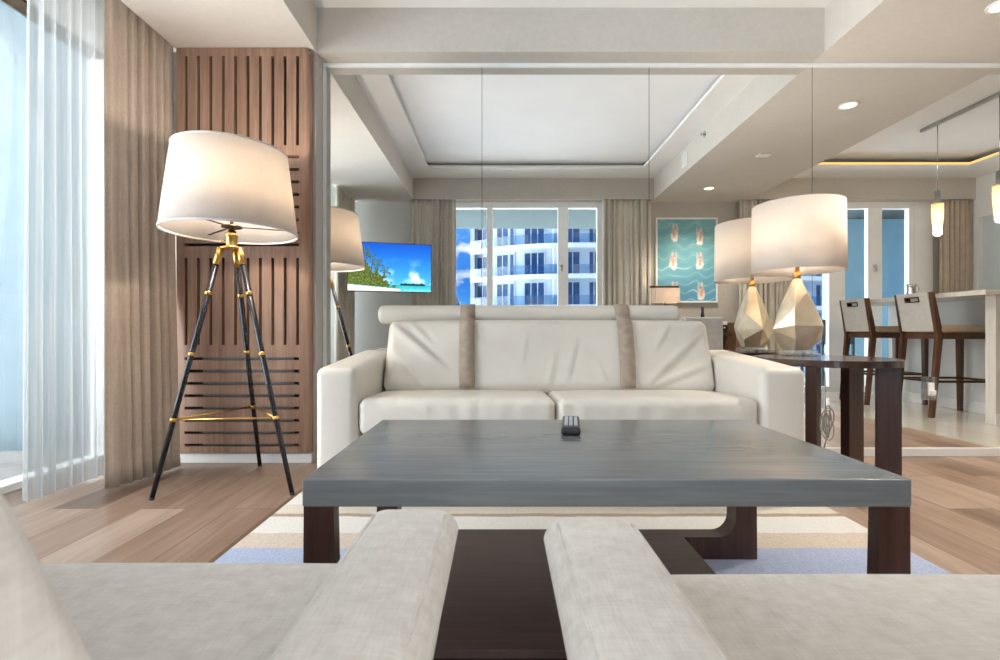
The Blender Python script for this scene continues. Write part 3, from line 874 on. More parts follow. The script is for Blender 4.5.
# faceted body: a hull of irregular rings
t2 = bmesh.new()
rnd = random.Random(4)
for z, r_, n, ph in ((.032, .070, 5, .2), (.09, .108, 4, .95), (.155, .126, 5, .3), (.25, .094, 4, .9), (.34, .056, 4, .3), (.41, .028, 5, .1), (.425, .020, 6, .1)):
    for i in range(n):
        a = 2 * PI * i / n + ph
        rr = r_ * (.94 + .12 * rnd.random()) if .05 < z < .4 else r_
        t2.verts.new((rr * math.cos(a), rr * math.sin(a), z + (rnd.uniform(-.012, .012) if .05 < z < .4 else 0)))
bmesh.ops.convex_hull(t2, input=list(t2.verts))
bmesh.ops.dissolve_limit(t2, angle_limit=math.radians(9), verts=list(t2.verts), edges=list(t2.edges))
bmesh.ops.bevel(t2, geom=list(t2.edges), offset=.0016, segments=1, affect='EDGES')
b = MB(); b._add(t2); b.build('faceted_body', MT['champagne'], t)
b = MB(); b.cyl((0, 0, .420), (0, 0, .462), .018, .018, 16); b.cyl((0, 0, .462), (0, 0, .56), .011, .011, 12); b.cyl((0, 0, .56), (0, 0, .83), .003, .003, 8)
for k in range(3):
    b.box((0, -.002, .820), (.2215, .002, .824), rot=Matrix.Rotation(k * 2 * PI / 3 + .3, 3, 'Z'), piv=(0, 0, 0))
b.build('neck', MT['brass'], t)
b = MB(); b.lathe([(0, .826), (.014, .828), (.014, .838), (.006, .842), (.012, .850), (.010, .858), (0, .861)], seg=16); b.build('finial', MT['chrome'], t)
b = MB(); b.lathe([(.228, .463), (.224, .832), (.2205, .832), (.2245, .463)], seg=72, close=True); b.build('lamp_shade', MT['shade_small'], t)
b = MB(); b.lathe([(0, .56), (.012, .565), (.015, .58), (.03, .62), (.026, .65), (.012, .665), (0, .668)], seg=20); b.build('bulb', emit_mat('warm_bulb_small', (1, .86, .68), 10), t)
LAMPS.append(point('table_lamp_light', (1.648, 2.662, .6205 + .68), 8.5, r=.035))
# loose bundle of cord hanging from the table
b = MB()
px, py = 1.490, 2.198
rnd = random.Random(9)
b.tube([(px + .02, py + .05, .585), (px + .01, py + .02, .56), (px, py, .50), (px, py, .42), (px + .004, py, .36)], .003, 6)
for k in range(5):
    a0 = rnd.uniform(0, 6.28); pts = []
    for i in range(15):
        a = a0 + 2 * PI * i / 14
        pts.append((px + .030 * math.cos(a) * math.cos(k), py - .012 + .012 * math.sin(a + k), .345 + .055 * math.sin(a) + .012 * k - .03))
    b.tube(pts, .003, 6)
b.tube([(px + .004, py, .36), (px + .01, py, .28), (px - .006, py, .22)], .003, 6)
o = b.build('power_cord', pm('cord_sleeve', (.62, .60, .57), (.7, .68, .65), 40, .5), None)
tag(o, 'tangled lamp cord bundled below the dark side table next to the sofa arm', 'cord')
# socket on the mirror under a clear cover
t = thing('socket_outlet', 'white socket with clear cover plate mounted on the mirror near the stools', 'outlet', (2.59, YM - .002, .41))
b = MB(); b.rbox((-.042, -.008, -.07), (.042, 0, .07), .0035, .05); b.build('cover_plate', MT['acrylic'], t)
b = MB(); b.rbox((-.018, -.018, -.045), (.020, -.0075, .035), .004, .02); b.build('socket', MT['white_plastic'], t)
b = MB(); b.rbox((-.013, -.038, -.040), (.013, -.017, -.008), .005, .01); b.build('plug', MT['white_plastic'], t)

# ------------------------------------------------------------------ television on a bracket in the far corner (mirrored)
ax, ay = -1.66, .60; ex, ey = -.775, .36
cxm, cym = (ax + ex) / 2, (ay + ey) / 2
rot = math.atan2(ey - ay, ex - ax)
t = thing('television', 'flat television showing a tropical beach, mirrored beside the tripod lamp', 'television', (cxm, cym, 1.465), rot)
Wt = .917; Ht = .545
b = MB(); b.rbox((-Wt / 2, -.035, -Ht / 2), (Wt / 2, 0, Ht / 2), .004, .2); b.build('cabinet', MT['black_plastic'], t)
nu, nv = 176, 100
b = MB()
b.grid(lambda u, v: ((u - .5) * (Wt - .016), .0008, (v - .5) * (Ht - .018)), nu, nv)
scr = b.build('screen', attr_mat('television_picture', 1.0, .2), t, recalc=False)
def beach(co):
    u = co.x / (Wt - .016) + .5; v = co.z / (Ht - .018) + .5
    N1 = lambda s, o=0: noise.noise(Vector((u * s * 1.75, v * s, o)))
    c = Vector((.02, .34, .80)).lerp(Vector((.30, .72, .96)), max(0, min(1, (.95 - v) * 1.2)))
    cl = max(0, min(1, (N1(3.2, 2) + .5 * N1(8, 5) + .10) * 2)) * max(0, min(1, (.72 - v) * 3)) * max(0, min(1, (v - .08) * 6)) * (.25 + .75 * u)
    c = c.lerp(Vector((.96, .98, 1)), cl)
    hz = .135
    if v < hz:
        c = Vector((.10, .66, .74)).lerp(Vector((.50, .88, .88)), max(0, min(1, (hz - v) * 7 + .2 * N1(14))))
    sand = .05 + .08 * (1 - u / .62) if u < .62 else 0
    if v < sand + .006 * N1(30): c = Vector((.96, .93, .86)).lerp(Vector((.85, .80, .70)), max(0, N1(20, 3)))
    edge = .98 * (1 - (max(0, u) / .62) ** .85) + .16 * N1(11, 1) + .09 * N1(26, 7)
    if u < .66 and sand + .01 < v < max(sand + .02, edge):
        g = .5 + .5 * N1(28, 4) + .4 * N1(60, 9)
        c = Vector((.10, .20, .07)).lerp(Vector((.52, .60, .22)), max(0, min(1, g)))
        if N1(40, 11) > .42: c = Vector((.55, .50, .22))
    for pu, pv, ph, k_ in ((.20, .30, .80, 1), (.27, .25, .66, 2), (.33, .22, .56, 3), (.41, .18, .42, 4), (.13, .3, .88, 5)):
        tv_ = (v - pv) / (ph - pv)
        if 0 < tv_ < 1 and abs(u - pu - .03 * tv_ * tv_) < .006: c = Vector((.34, .28, .16))
        dx, dy = (u - pu - .03) * 1.75, v - ph
        rr = math.hypot(dx, dy); an = math.atan2(dy, dx)
        if rr < .13 * (.75 + .25 * math.sin(5 * an + k_)) and math.sin(an * 9 + 14 * rr + k_) > -.1: c = Vector((.12, .24, .08)).lerp(Vector((.42, .52, .18)), max(0, min(1, .5 + N1(50, k_))))
    if .62 < u < .93 and hz - .01 < v < hz + .035 + .025 * noise.noise(Vector((u * 30, 0, 2))): c = Vector((.10, .20, .22))
    return c
picture(scr, beach)
b = MB(); b.box((-.13, -.055, -.13), (.13, -.035, .13), .004); b.cyl((0, -.045, 0), (-.11, -.60, 0), .02, None, 12); b.build('wall_mount', MT['bronze'], t)

# ------------------------------------------------------------------ painting, desk, chair and small things by the rear wall (mirrored)
t = thing('painting', 'framed teal painting with pale pink shapes on waves, on the mirrored rear wall', 'painting', (2.315, YB + .001, 1.64))
Wp, Hp = .77, 1.06
b = MB(); frame_rect(b, -Wp / 2, Wp / 2, -Hp / 2, Hp / 2, 0, .032, .022); b.build('frame', MT['white_paint'], t)
b = MB(); b.grid(lambda u, v: ((u - .5) * (Wp - .04), .022, (v - .5) * (Hp - .04)), 150, 200)
cv = b.build('canvas', attr_mat('painting_picture', 0, .7), t, recalc=False)
figs = [(.30, .84, 0), (.72, .80, 1), (.28, .50, 2), (.72, .50, 3), (.29, .14, 4), (.74, .13, 5)]
def paint(co):
    u = co.x / (Wp - .04) + .5; v = co.z / (Hp - .04) + .5
    q = noise.noise(Vector((u * 5, v * 7, 1))); w = noise.noise(Vector((u * 2.5, v * 3, 4)))
    c = Vector((.46, .67, .70)).lerp(Vector((.36, .60, .73)), max(0, min(1, (.55 - v) * 1.8 + .3 * q)))
    c = c + Vector((.05, .04, .01)) * q
    ph = v * (34 if v < .45 else 26) + .9 * math.sin(u * 17 + 2 * w) + 1.2 * w
    s = math.sin(ph * 1.9)
    k = max(0, (s - .72) / .28) * (.75 if v < .42 else .35) * max(0, min(1, .6 + noise.noise(Vector((u * 4, v * 9, 8)))))
    c = c.lerp(Vector((.70, .88, .88)), k)
    if s < -.8: c = c.lerp(Vector((.34, .60, .74)), .3)
    for fu, fv, i in figs:
        a, bb = (u - fu) * Wp, (v - fv) * Hp
        wob = .35 * noise.noise(Vector((u * 22, v * 22, i)))
        def blob(x, y, rx, ry, col, k, c):
            d = math.hypot((a / 1.35 - x) / rx, (bb / 1.25 - y) / ry) + wob
            return c.lerp(Vector(col), k * max(0, min(1, (1.1 - d) * 4)))
        sg = 1 if i % 2 else -1
        c = blob(sg * .004, -.035, .036, .062, (.93, .89, .83), .9, c)
        c = blob(-.022 * sg, .030, .013, .060, (.84, .74, .70), .8, c)
        c = blob(.020 * sg, .022, .016, .050, (.78, .66, .62), .75, c)
        c = blob(.006 * sg, -.018, .014, .040, (.80, .62, .54), .8, c)
        c = blob(.010 * sg, .062, .012, .026, (.88, .83, .78), .7, c)
        c = blob(-.004 * sg, -.078, .026, .018, (.95, .94, .91), .9, c)
    return c
picture(cv, paint)

t = thing('desk', 'dark desk along the mirrored rear wall below the painting', 'desk', (2.26, .10, 0))
b = MB(); b.box((-.36, -.26, .70), (.36, .26, .74), .004); b.build('desktop', MT['dark_wood_h'], t)
for x in (-.33, .29):
    for y in (-.24, .20):
        b = MB(); b.box((x, y, 0), (x + .04, y + .04, .70), .003); b.build('leg', MT['dark_wood'], t)
t = thing('desk_lamp', 'bronze desk lamp with glowing rectangular shade in front of the painting', 'lamp', (1.985, .02, .7405))
b = MB(); b.lathe([(0, 0), (.06, 0), (.06, .012), (.012, .018), (0, .018)], seg=24); b.cyl((0, 0, .015), (0, 0, .545), .008, None, 12); b.build('stand', MT['bronze'], t)
b = MB(); b.box((-.18, -.012, .540), (.165, .012, .565), .003); b.build('arm', MT['bronze'], t)
b = MB()
for y0, y1 in ((-.07, -.066), (.066, .07)): b.box((-.135, y0, .36), (.155, y1, .535))
for x0, x1 in ((-.135, -.131), (.151, .155)): b.box((x0, -.066, .36), (x1, .066, .535))
b.build('lamp_shade', MT['shade_small'], t)
b = MB(); b.cyl((.01, .03, .44), (.01, .03, .50), .02, .02, 12); b.build('bulb', emit_mat('desk_bulb', (1, .8, .55), 10), t)
LAMPS.append(point('desk_lamp_light', (1.995, .02, 1.19), 6, r=.02, col=(1, .74, .48)))
t = thing('desk_chair', 'grey upholstered chair mirrored at the desk, just beyond the sofa back', 'chair', (2.11, .62, 0))
b = MB(); b.rbox((-.20, .15, .50), (.20, .22, .905), .02, .05, puff=(0, .01, 0)); b.build('backrest', MT['chair_grey'], t)
b = MB(); b.rbox((-.22, -.22, .42), (.22, .20, .49), .02, .06, puff=(0, 0, .008)); b.build('seat', MT['chair_grey'], t)
for x in (-.2, .17):
    for y in (-.2, .14):
        b = MB(); b.box((x, y, 0), (x + .03, y + .03, .42), .003); b.build('leg', MT['dark_wood'], t)
b = MB(); b.box((-.215, .13, .575), (.225, .155, .60), .003); b.build('back_rail', MT['dark_wood'], t)
b = MB(); b.lathe([(0, 0), (.028, 0), (.030, .12), (.022, .20), (.014, .25), (.018, .31), (0, .31)], (0, 0, 0), seg=20)
o = b.build('bottle', MT['black_plastic'], None, (2.38, .16, .7405)); tag(o, 'slim black bottle standing on the desk below the painting', 'bottle')
t = thing('coffee_machine', 'small black machine with pale lid at the end of the desk', 'coffee machine', (2.565, .20, .7405))
b = MB(); b.box((-.05, -.09, 0), (.05, .09, .09), .008); b.build('body', MT['black_plastic'], t)
b = MB(); b.box((-.048, -.085, .0905), (.048, .085, .13), .006); b.build('lid', MT['white_paint'], t)
b = MB(); b.cyl((.01, .09, .06), (.01, .095, .06), .01, None, 12); b.build('button', MT['white_plastic'], t)
t = thing('low_cabinet', 'brown wood cabinet mirrored beside the desk, next to the drape', 'cabinet', (2.795, .12, 0))
b = MB(); b.box((-.125, -.18, .05), (.125, .26, .86), .005); b.build('body', MT['cabinet_brown'], t)
b = MB(); b.box((-.118, .261, .06), (.118, .278, .85), .004); d = b.build('door', MT['cabinet_brown'], t)
b = MB(); b.cyl((-.11, .278, .5), (-.11, .30, .5), .009, None, 12); b.build('knob', MT['bronze'], d)
b = MB(); b.box((-.115, -.17, 0), (.115, .24, .05)); b.build('plinth', MT['dark_wood'], t)

# ------------------------------------------------------------------ kitchen island and stools (mirrored)
t = thing('kitchen_island', 'pale kitchen island with stone bar counter, mirrored behind the stools', 'kitchen island', (4.40, 1.1, 0))
b = MB(); b.box((-.53, -.84, 1.05), (.75, .87, 1.09), .004); b.build('countertop', MT['counter'], t)
b = MB(); b.box((.05, -.80, 0), (.70, .75, 1.05)); b.build('body', MT['island_paint'], t)
b = MB(); b.box((-.41, .75, .0), (.70, .835, 1.05), .003); e = b.build('end_panel', MT['pale_wood'], t)
b = MB(); b.box((-.42, .835, 0), (.70, .847, .09), .002); b.build('end_skirting', MT['trim'], e)
b = MB(); b.box((.036, -.80, 0), (.05, .75, .09), .002); b.build('skirting', MT['trim'], t)

def stool(label, y):
    t = thing('bar_stool', label, 'bar stool', (4.08, y, 0), 0, 'bar stools at the kitchen island')
    for s in (-1, 1):
        yy = s * .182
        b = MB()
        for (x0, z0, w0, x1, z1, w1) in ((-.30, 0, .034, -.235, .72, .05), (-.235, .72, .05, -.30, 1.10, .028)):
            b.hexa([(x0 - w0 / 2, yy - .017, z0), (x0 + w0 / 2, yy - .017, z0), (x0 + w0 / 2, yy + .017, z0), (x0 - w0 / 2, yy + .017, z0),
                    (x1 - w1 / 2, yy - .017, z1), (x1 + w1 / 2, yy - .017, z1), (x1 + w1 / 2, yy + .017, z1), (x1 - w1 / 2, yy + .017, z1)])
        b.build('back_leg', MT['walnut'], t)
        b = MB()
        b.hexa([(.285, yy - .016, 0), (.317, yy - .016, 0), (.317, yy + .016, 0), (.285, yy + .016, 0),
                (.275, yy - .022, .69), (.319, yy - .022, .69), (.319, yy + .022, .69), (.275, yy + .022, .69)])
        b.build('front_leg', MT['walnut'], t)
    b = MB(); b.box((-.24, -.202, .688), (.32, .202, .745), .006); b.build('apron', MT['walnut'], t)
    b = MB(); b.rbox((-.235, -.20, .746), (.318, .20, .805), .016, .05, puff=(0, 0, .008)); b.build('seat', MT['seat_beige'], t)
    # back shell with a hand slot near its top
    def sh(p):
        k = (p.z - .75) / .35
        return Vector((p.x - .062 * k, p.y, p.z))
    b = MB()
    for (y0, y1, z0, z1) in ((-.165, .165, .755, 1.02), (-.165, -.075, 1.02, 1.065), (.075, .165, 1.02, 1.065), (-.165, .165, 1.065, 1.10)):
        vs = b.box((-.262, y0, z0), (-.222, y1, z1))
        for v in vs: v.co = sh(v.co)
    b.build('backrest', MT['stool_fabric'], t)
    b = MB()
    for (y0, y1, z0, z1) in ((-.076, .076, 1.018, 1.027), (-.076, .076, 1.058, 1.066), (-.076, -.068, 1.027, 1.058), (.068, .076, 1.027, 1.058)):
        vs = b.box((-.268, y0, z0), (-.218, y1, z1))
        for v in vs: v.co = sh(v.co)
    b.build('handle', MT['bronze'], t)
    b = MB()
    for s in (-1, 1): b.box((-.27, s * .182 - .010, .305), (.29, s * .182 + .010, .325))
    b.box((.288, -.172, .305), (.312, .172, .325)); b.box((-.285, -.172, .305), (-.262, .172, .325))
    b.build('footrest', MT['bronze'], t)
    return t
s1 = stool('walnut bar stool with grey back, the larger one, beside the metal jug', 1.41)
s2 = copy_tree(s1); s2.location = (4.08, .67, 0)
s2['label'] = 'walnut bar stool with grey back, the smaller one, beside the table lamp'

# jug on the counter
t = thing('metal_jug', 'small steel jug with handle on the stone bar counter', 'jug', (3.96, 1.18, 1.0905))
b = MB(); b.lathe([(0, 0), (.040, 0), (.042, .01), (.034, .06), (.036, .10), (.043, .118), (.040, .118), (.032, .10), (.030, .06), (.037, .012), (0, .008)], seg=28); b.build('body', MT['chrome'], t)
b = MB(); b.tube([(.036, 0, .10), (.062, 0, .105), (.072, 0, .075), (.060, 0, .035), (.038, 0, .028)], .005, 8); b.build('handle', MT['chrome'], t)

# pendants on a track
t = thing('track_light', 'slim grey lighting track on the kitchen ceiling carrying the pendants', 'track', (4.10, 1.85, HU + .028))
b = MB(); b.box((-.018, -.72, -.03), (.018, .95, 0), .004); b.build('rail', MT['track'], t)
b = MB(); b.box((-.03, .04, -.042), (.03, .22, -.0), .008); b.build('feed_box', MT['track'], t)
def pendant(label, y):
    t = thing('pendant_lamp', label, 'lamp', (4.10, y, 1.70), 0, 'glass pendants over the island')
    b = MB(); b.lathe([(.034, 0), (.044, .13), (.046, .25), (.042, .25), (.040, .13), (.030, 0)], seg=28, close=True); b.build('glass_shade', cloth_glow, t)
    b = MB(); b.lathe([(0, .25), (.045, .25), (.045, .262), (.026, .27), (.022, .37), (0, .37)], seg=24); b.build('cap', MT['chrome'], t)
    b = MB(); b.cyl((0, 0, .37), (0, 0, HU - .002 - 1.70), .0035, None, 8); b.build('cord', MT['chrome'], t)
    b = MB(); b.lathe([(0, .10), (.016, .11), (.016, .22), (0, .24)], seg=16); b.build('bulb', emit_mat('pendant_bulb', (1, .80, .52), 14), t)
    LAMPS.append(point('pendant_light', (4.10, y, 1.68), 5, r=.03, col=(1, .78, .52)))
cloth_glow = cloth_trans('frosted_pendant_glass', (.93, .90, .85), .6, .15, 30, (1, 1, 1), .02)
pendant('glowing glass pendant lamp hanging before the taupe drape', 1.30)
pendant('glass pendant lamp cut off by the picture edge', 1.86)

# glowing line of the kitchen tray
b = MB()
x0, x1, y0, y1 = 3.07 + .46, XR - .53, -.05 + .46, 2.776 - .46
z0, z1 = HT + .006, HT + .026; w = .008
b.box((x0 - w, y0, z0), (x0, y1, z1)); b.box((x1, y0, z0), (x1 + w, y1, z1)); b.box((x0 - w, y0 - w, z0), (x1 + w, y0, z1)); b.box((x0 - w, y1, z0), (x1 + w, y1 + w, z1))
for v in b.bm.verts:   # stand it just clear of the shelf edge
    v.co.x += .0085 if v.co.x < 4.4 else -.0085
    v.co.y += .0085 if v.co.y < 1.3 else -.0085
o = b.build('light_strip', emit_mat('gold_strip', (1, .80, .46), .9)); tag(o, 'gold glowing light strip round the kitchen ceiling tray', 'light strip')

# downlights, sensor, vent in the right-hand soffit
def downlight(label, x, y, power):
    t = thing('downlight', label, 'downlight', (x, y, HS - .0005), 0, 'downlights in the beige soffit')
    b = MB(); b.lathe([(.048, 0), (.062, 0), (.062, -.005), (.048, -.008)], seg=36, close=True); b.build('trim_ring', MT['white_paint'], t)
    b = MB(); b.lathe([(0, -.003), (.048, -.003), (.048, -.001), (0, -.001)], seg=32); b.build('lens', emit_mat('downlight_lens', (1, .86, .66), 6), t)
    l = bpy.data.lights.new('downlight_beam', 'SPOT'); l.energy = power; l.color = (1, .90, .78); l.spot_size = math.radians(120); l.spot_blend = .8; l.shadow_soft_size = .045
    o = bpy.data.objects.new('downlight_beam', l); COL.objects.link(o); o.location = (x, y, HS - .02)
downlight('lit round downlight, the large one above the side table', 2.485, 2.375, 105)
downlight('lit round downlight, the small one mirrored above the painting', 2.35, .40, 55)
t = thing('ceiling_sensor', 'small white sensor mirrored on the beige soffit between the two downlights', 'sensor', (2.41, 1.41, HS))
b = MB(); b.box((-.055, -.035, -.012), (.055, .035, -.0005), .004); b.build('body', MT['white_plastic'], t)
t = thing('vent_grille', 'small pale vent mirrored on the side of the ceiling tray', 'vent', (1.8765, .93, 2.50))
b = MB(); frame_rect(b, -.07, .07, -.07, .07, 0, .008, .012)
for i in range(7): b.box((-.058, .002, -.055 + i * .016), (.058, .006, -.047 + i * .016))
for v in b.bm.verts: v.co = Vector((-v.co.y, v.co.x, v.co.z))
b.build('grille', MT['white_paint'], t)
t = thing('sprinkler', 'tiny sprinkler head mirrored on the side of the ceiling tray', 'sprinkler', (1.8765, 1.40, 2.56))
b = MB(); b.cyl((-.0005, 0, 0), (-.006, 0, 0), .028, None, 20); b.cyl((-.006, 0, 0), (-.03, 0, 0), .008, None, 12); b.cyl((-.03, 0, 0), (-.034, 0, 0), .016, None, 16); b.build('ceiling_head', MT['chrome'], t)

# ------------------------------------------------------------------ outside
b = MB(); b.box((-3.45, YB - 2.4, -.14), (XL - .1, 3.15, -.03)); b.box((XL - .1, YB - 2.4, -.14), (9, YB - .1, -.03)); structure(b, 'ground_balcony', MT['concrete'])
b = MB(); b.box((-5, 3.15, -.14), (XL - .1, 3.4, 6)); structure(b, 'wall_balcony', MT['stucco'])
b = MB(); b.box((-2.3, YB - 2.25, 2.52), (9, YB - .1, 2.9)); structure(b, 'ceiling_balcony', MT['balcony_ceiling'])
# curved pale wall beyond the dining doors
b = MB()
r_ = .22
pl = [(5.2, YB - 1.75)] + [(5.2 + r_ - r_ * math.cos(a * PI / 16), YB - 1.55 - r_ + r_ * math.sin(a * PI / 16)) for a in range(9)] + [(9, YB - 1.55), (9, YB - 1.75)]
b.prism(pl, -.03, 2.52, 'z'); structure(b, 'wall_balcony_right', MT['blue_paint'])

def balcony_chair(label, x, y, rz):
    t = thing('balcony_chair', label, 'chair', (x, y, -.03), rz, 'dark chairs on the balcony')
    for sx in (-.22, .22):
        b = MB(); b.box((sx - .015, -.25, 0), (sx + .015, -.22, .95)); b.box((sx - .015, .22, 0), (sx + .015, .25, .62)); b.box((sx - .015, -.25, .60), (sx + .015, .25, .63)); b.build('side_frame', MT['teal_dark'], t)
    b = MB(); b.box((-.22, -.23, .42), (.22, .24, .45)); b.build('seat', MT['teal_dark'], t)
    b = MB(); b.box((-.22, -.245, .60), (.22, -.225, .96)); b.build('backrest', MT['teal_dark'], t)
    return t
c1 = balcony_chair('dark teal balcony chair mirrored just beyond the table lamp', 5.12, YB - 1.55, PI)
c1.location = (4.85, YB - 1.15, -.03)

# white apartment building across the way
t = thing('apartment_building', 'white curved apartment building with blue windows and glass balconies across the way', 'building', (0, -41, 0))
plan = [(-3.2, -4.6), (-2.0, -3.6), (-.6, -2.6), (1.0, -1.6), (2.8, -.8), (4.8, -.25), (7, 0), (10, .05), (14, -.1), (18, -.4), (23, -.9), (28, -1.6), (34, -2.6), (42, -4)]
def at(x):
    for (xa, ya), (xb, yb) in zip(plan, plan[1:]):
        if x <= xb: return ya + (yb - ya) * (x - xa) / (xb - xa)
    return plan[-1][1]
FL = [-2.57, .43, 3.43, 6.46, 9.48, 12.5]
b = MB(); b.prism([(x, y - 1.3) for x, y in plan] + [(42, -14), (-3.2, -14)], -12, 15.6, 'z'); b.build('wall', MT['facade_shadow'], t)
for z in FL:
    b = MB(); b.prism([(x, y) for x, y in plan] + [(x, y - 1.35) for x, y in reversed(plan)], z - .42, z, 'z'); b.build('balcony_slab', MT['facade'], t)
    b = MB()
    pr = [(x, y - .06) for x, y in plan]
    for (xa, ya), (xb, yb) in zip(pr, pr[1:]):
        b.hexa([(xa, ya, z), (xb, yb, z), (xb, yb + .03, z), (xa, ya + .03, z), (xa, ya, z + .95), (xb, yb, z + .95), (xb, yb + .03, z + .95), (xa, ya + .03, z + .95)])
    b.build('balustrade', MT['rail_glass'], t)
groups = [(-2.45, -1.2), (-.3, 1.5), (2.5, 4.5), (6.55, 8.0), (8.9, 9.9)] + [(11.5 + 3.1 * i, 13.4 + 3.1 * i) for i in range(9)]
for z in FL[:-1]:
    for xa, xb in groups:
        ya, yb = at(xa) - 1.3, at(xb) - 1.3
        d = Vector((xb - xa, yb - ya, 0)); L = d.length; d.normalize(); n = Vector((-d.y, d.x, 0))
        if n.y < 0: n = -n
        b = MB()
        def Q(s, h, o):
            p = Vector((xa, ya, 0)) + d * s + n * o; return (p.x, p.y, z + h)
        def slab(s0, s1, h0, h1, o0, o1):
            b.hexa([Q(s0, h0, o0), Q(s1, h0, o0), Q(s1, h0, o1), Q(s0, h0, o1), Q(s0, h1, o0), Q(s1, h1, o0), Q(s1, h1, o1), Q(s0, h1, o1)])
        slab(0, L, .05, 2.32, .01, .05)
        b.mi = 1
        m_ = max(2, round(L / .65))
        for i in range(m_ + 1): slab(L * i / m_ - .045, L * i / m_ + .045, .02, 2.36, .05, .10)
        slab(-.05, L + .05, 2.30, 2.40, .05, .10)
        b.build('window', [MT['facade_glass'], MT['facade']], t)
# fin walls between the flats
for x in (-2.95, 5.5, 10.7, 17.2, 23.6, 30):
    b = MB(); y = at(x); b.box((x - .22, y - 1.3, -12), (x + .22, y - .25, 15.6)); b.build('fin_wall', MT['facade'], t)
t = thing('distant_tower', 'small blue-grey tower far beyond, under the clouds at the window edge', 'building', (-11.2, -118, 0))
b = MB(); b.box((-1.0, -2, -30), (1.0, 2, 8.6)); b.box((-.5, -1, 8.6), (.5, 1, 9.6)); b.build('wall', MT['stucco'], t)
for i in range(5):
    b = MB()
    for k in range(3): b.box((-.8 + .6 * k, 2.0, .2 + 1.7 * i), (-.4 + .6 * k, 2.05, 1.3 + 1.7 * i))
    b.build('window_band', MT['facade_glass'], t)

# ------------------------------------------------------------------ sky, sun
w = bpy.data.worlds.new('sky'); sc.world = w; w.use_nodes = True
nt = w.node_tree; nt.nodes.clear(); N = nt.nodes.new; L = nt.links.new
out = N('ShaderNodeOutputWorld'); bg = N('ShaderNodeBackground'); L(bg.outputs[0], out.inputs[0])
tc = N('ShaderNodeTexCoord'); sp = N('ShaderNodeSeparateXYZ'); L(tc.outputs['Generated'], sp.inputs[0])
r = N('ShaderNodeValToRGB'); e = r.color_ramp.elements
e[0].position = .0; e[0].color = lin((.36, .66, .90)); e[1].position = 1; e[1].color = lin((.16, .45, .82))
k = e.new(.10); k.color = lin((.06, .46, .86)); k = e.new(.25); k.color = lin((.22, .58, .92))
L(sp.outputs['Z'], r.inputs[0])
mp = N('ShaderNodeMapping'); mp.inputs['Scale'].default_value = (1, 1, 2.2); mp.inputs['Location'].default_value = (.32, .1, .05); L(tc.outputs['Generated'], mp.inputs[0])
n = N('ShaderNodeTexNoise'); n.inputs['Scale'].default_value = 9; n.inputs['Detail'].default_value = 7; n.inputs['Roughness'].default_value = .55; L(mp.outputs[0], n.inputs['Vector'])
cr = N('ShaderNodeValToRGB'); cr.color_ramp.elements[0].position = .50; cr.color_ramp.elements[1].position = .64; L(n.outputs[0], cr.inputs[0])
mx = N('ShaderNodeMix'); mx.data_type = 'RGBA'; L(cr.outputs[0], mx.inputs['Factor']); L(r.outputs[0], mx.inputs['A']); mx.inputs['B'].default_value = (.95, .97, 1.0, 1)
# broad glows added to the world, above and below the horizon, to brighten the room
def lobe(d, power, gain, col):
    dt = N('ShaderNodeVectorMath'); dt.operation = 'DOT_PRODUCT'; L(tc.outputs['Generated'], dt.inputs[0]); dt.inputs[1].default_value = Vector(d).normalized()
    mxx = N('ShaderNodeMath'); mxx.operation = 'MAXIMUM'; mxx.inputs[1].default_value = 0; L(dt.outputs['Value'], mxx.inputs[0])
    pw = N('ShaderNodeMath'); pw.operation = 'POWER'; pw.inputs[1].default_value = power; L(mxx.outputs[0], pw.inputs[0])
    sc_ = N('ShaderNodeVectorMath'); sc_.operation = 'SCALE'; sc_.inputs[0].default_value = col; L(pw.outputs[0], sc_.inputs['Scale'])
    s2 = N('ShaderNodeVectorMath'); s2.operation = 'SCALE'; s2.inputs['Scale'].default_value = gain; L(sc_.outputs[0], s2.inputs[0])
    return s2.outputs[0]
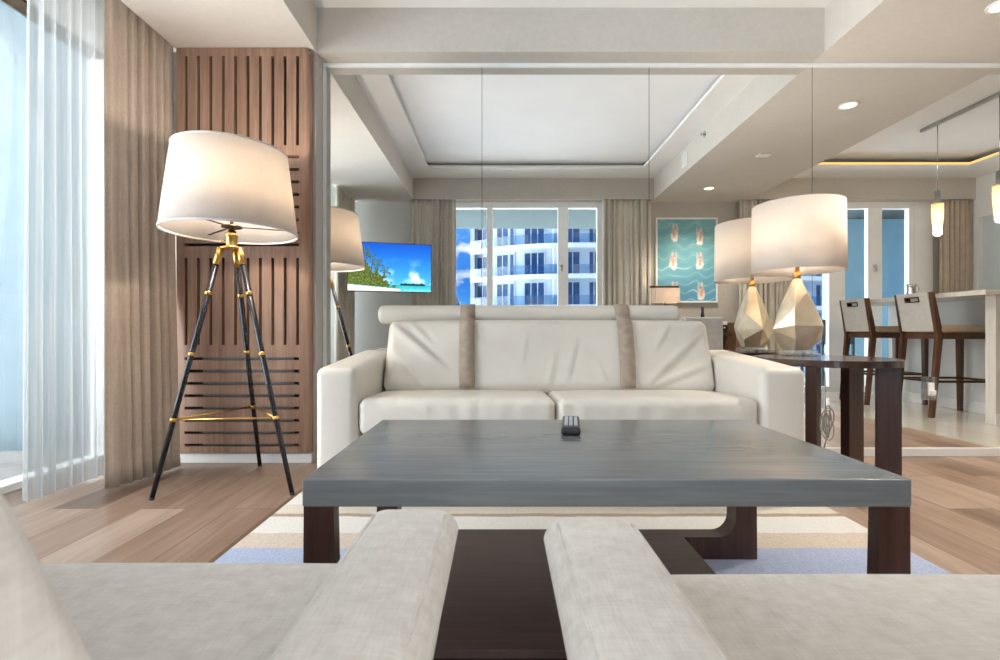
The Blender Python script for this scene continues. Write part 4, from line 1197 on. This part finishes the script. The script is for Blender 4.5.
# (direction, sharpness, gain, colour, lower half only)
LOBES = [((-.95, -.12, .32), 6, 7.0, (1, .98, .96), 0), ((.80, -.50, .30), 9, 7.0, (1, .98, .96), 0), ((-.78, -.58, .22), 12, 3.5, (1, .98, .96), 0),
         ((-.85, -.25, -.40), 2, 8.5, (.98, .985, 1), -1), ((.1, -.80, -.55), 2, 4.0, (.98, .985, 1), -1), ((.05, -.84, .54), 6, 9.0, (.99, .985, .98), 1)]
lower = N('ShaderNodeMapRange'); lower.inputs['From Min'].default_value = -.02; lower.inputs['From Max'].default_value = -.16
upper = N('ShaderNodeMapRange'); upper.inputs['From Min'].default_value = .27; upper.inputs['From Max'].default_value = .40
L(sp.outputs['Z'], lower.inputs[0]); L(sp.outputs['Z'], upper.inputs[0])
cur = mx.outputs['Result']
for d, p_, g_, c_, part_ in LOBES:
    q = lobe(d, p_, g_, c_)
    if part_:
        m_ = N('ShaderNodeVectorMath'); m_.operation = 'SCALE'; L(q, m_.inputs[0]); L((lower if part_ < 0 else upper).outputs[0], m_.inputs['Scale']); q = m_.outputs[0]
    a = N('ShaderNodeVectorMath'); a.operation = 'ADD'; L(cur, a.inputs[0]); L(q, a.inputs[1]); cur = a.outputs[0]
L(cur, bg.inputs['Color']); bg.inputs['Strength'].default_value = .88
s = bpy.data.lights.new('sun', 'SUN'); s.energy = .8; s.angle = math.radians(1.5); s.color = (1, .96, .9)
so = bpy.data.objects.new('sun', s); COL.objects.link(so)
so.rotation_euler = Vector((-.35, -.70, -.62)).to_track_quat('-Z', 'Y').to_euler()

def portal(name, loc, rot, sx, sy):
    l = bpy.data.lights.new(name, 'AREA'); l.shape = 'RECTANGLE'; l.size = sx; l.size_y = sy
    l.cycles.is_portal = True
    o = bpy.data.objects.new(name, l); COL.objects.link(o); o.location = loc; o.rotation_euler = rot
portal('window_1_portal', (.19, YB - .12, 1.18), (PI / 2, 0, 0), 2.18, 2.36)      # faces +y
portal('window_2_portal', (4.47, YB - .12, 1.18), (PI / 2, 0, 0), 1.84, 2.36)
portal('window_3_portal', (XL - .12, 1.36, 1.18), (0, -PI / 2, 0), 2.36, 3.08)  # faces +x

# ------------------------------------------------------------------ camera
cam = bpy.data.cameras.new('camera'); cam.lens = 17.28; cam.sensor_width = 36; cam.sensor_fit = 'HORIZONTAL'
cam.clip_start = .01; cam.clip_end = 500
cam.shift_y = 2 / 1000.0
cam.dof.use_dof = True; cam.dof.focus_distance = 2.6; cam.dof.aperture_fstop = 9
co = bpy.data.objects.new('camera', cam); COL.objects.link(co)
co.location = (0, 0, EYE); co.rotation_euler = (PI / 2, 0, 0)
sc.camera = co
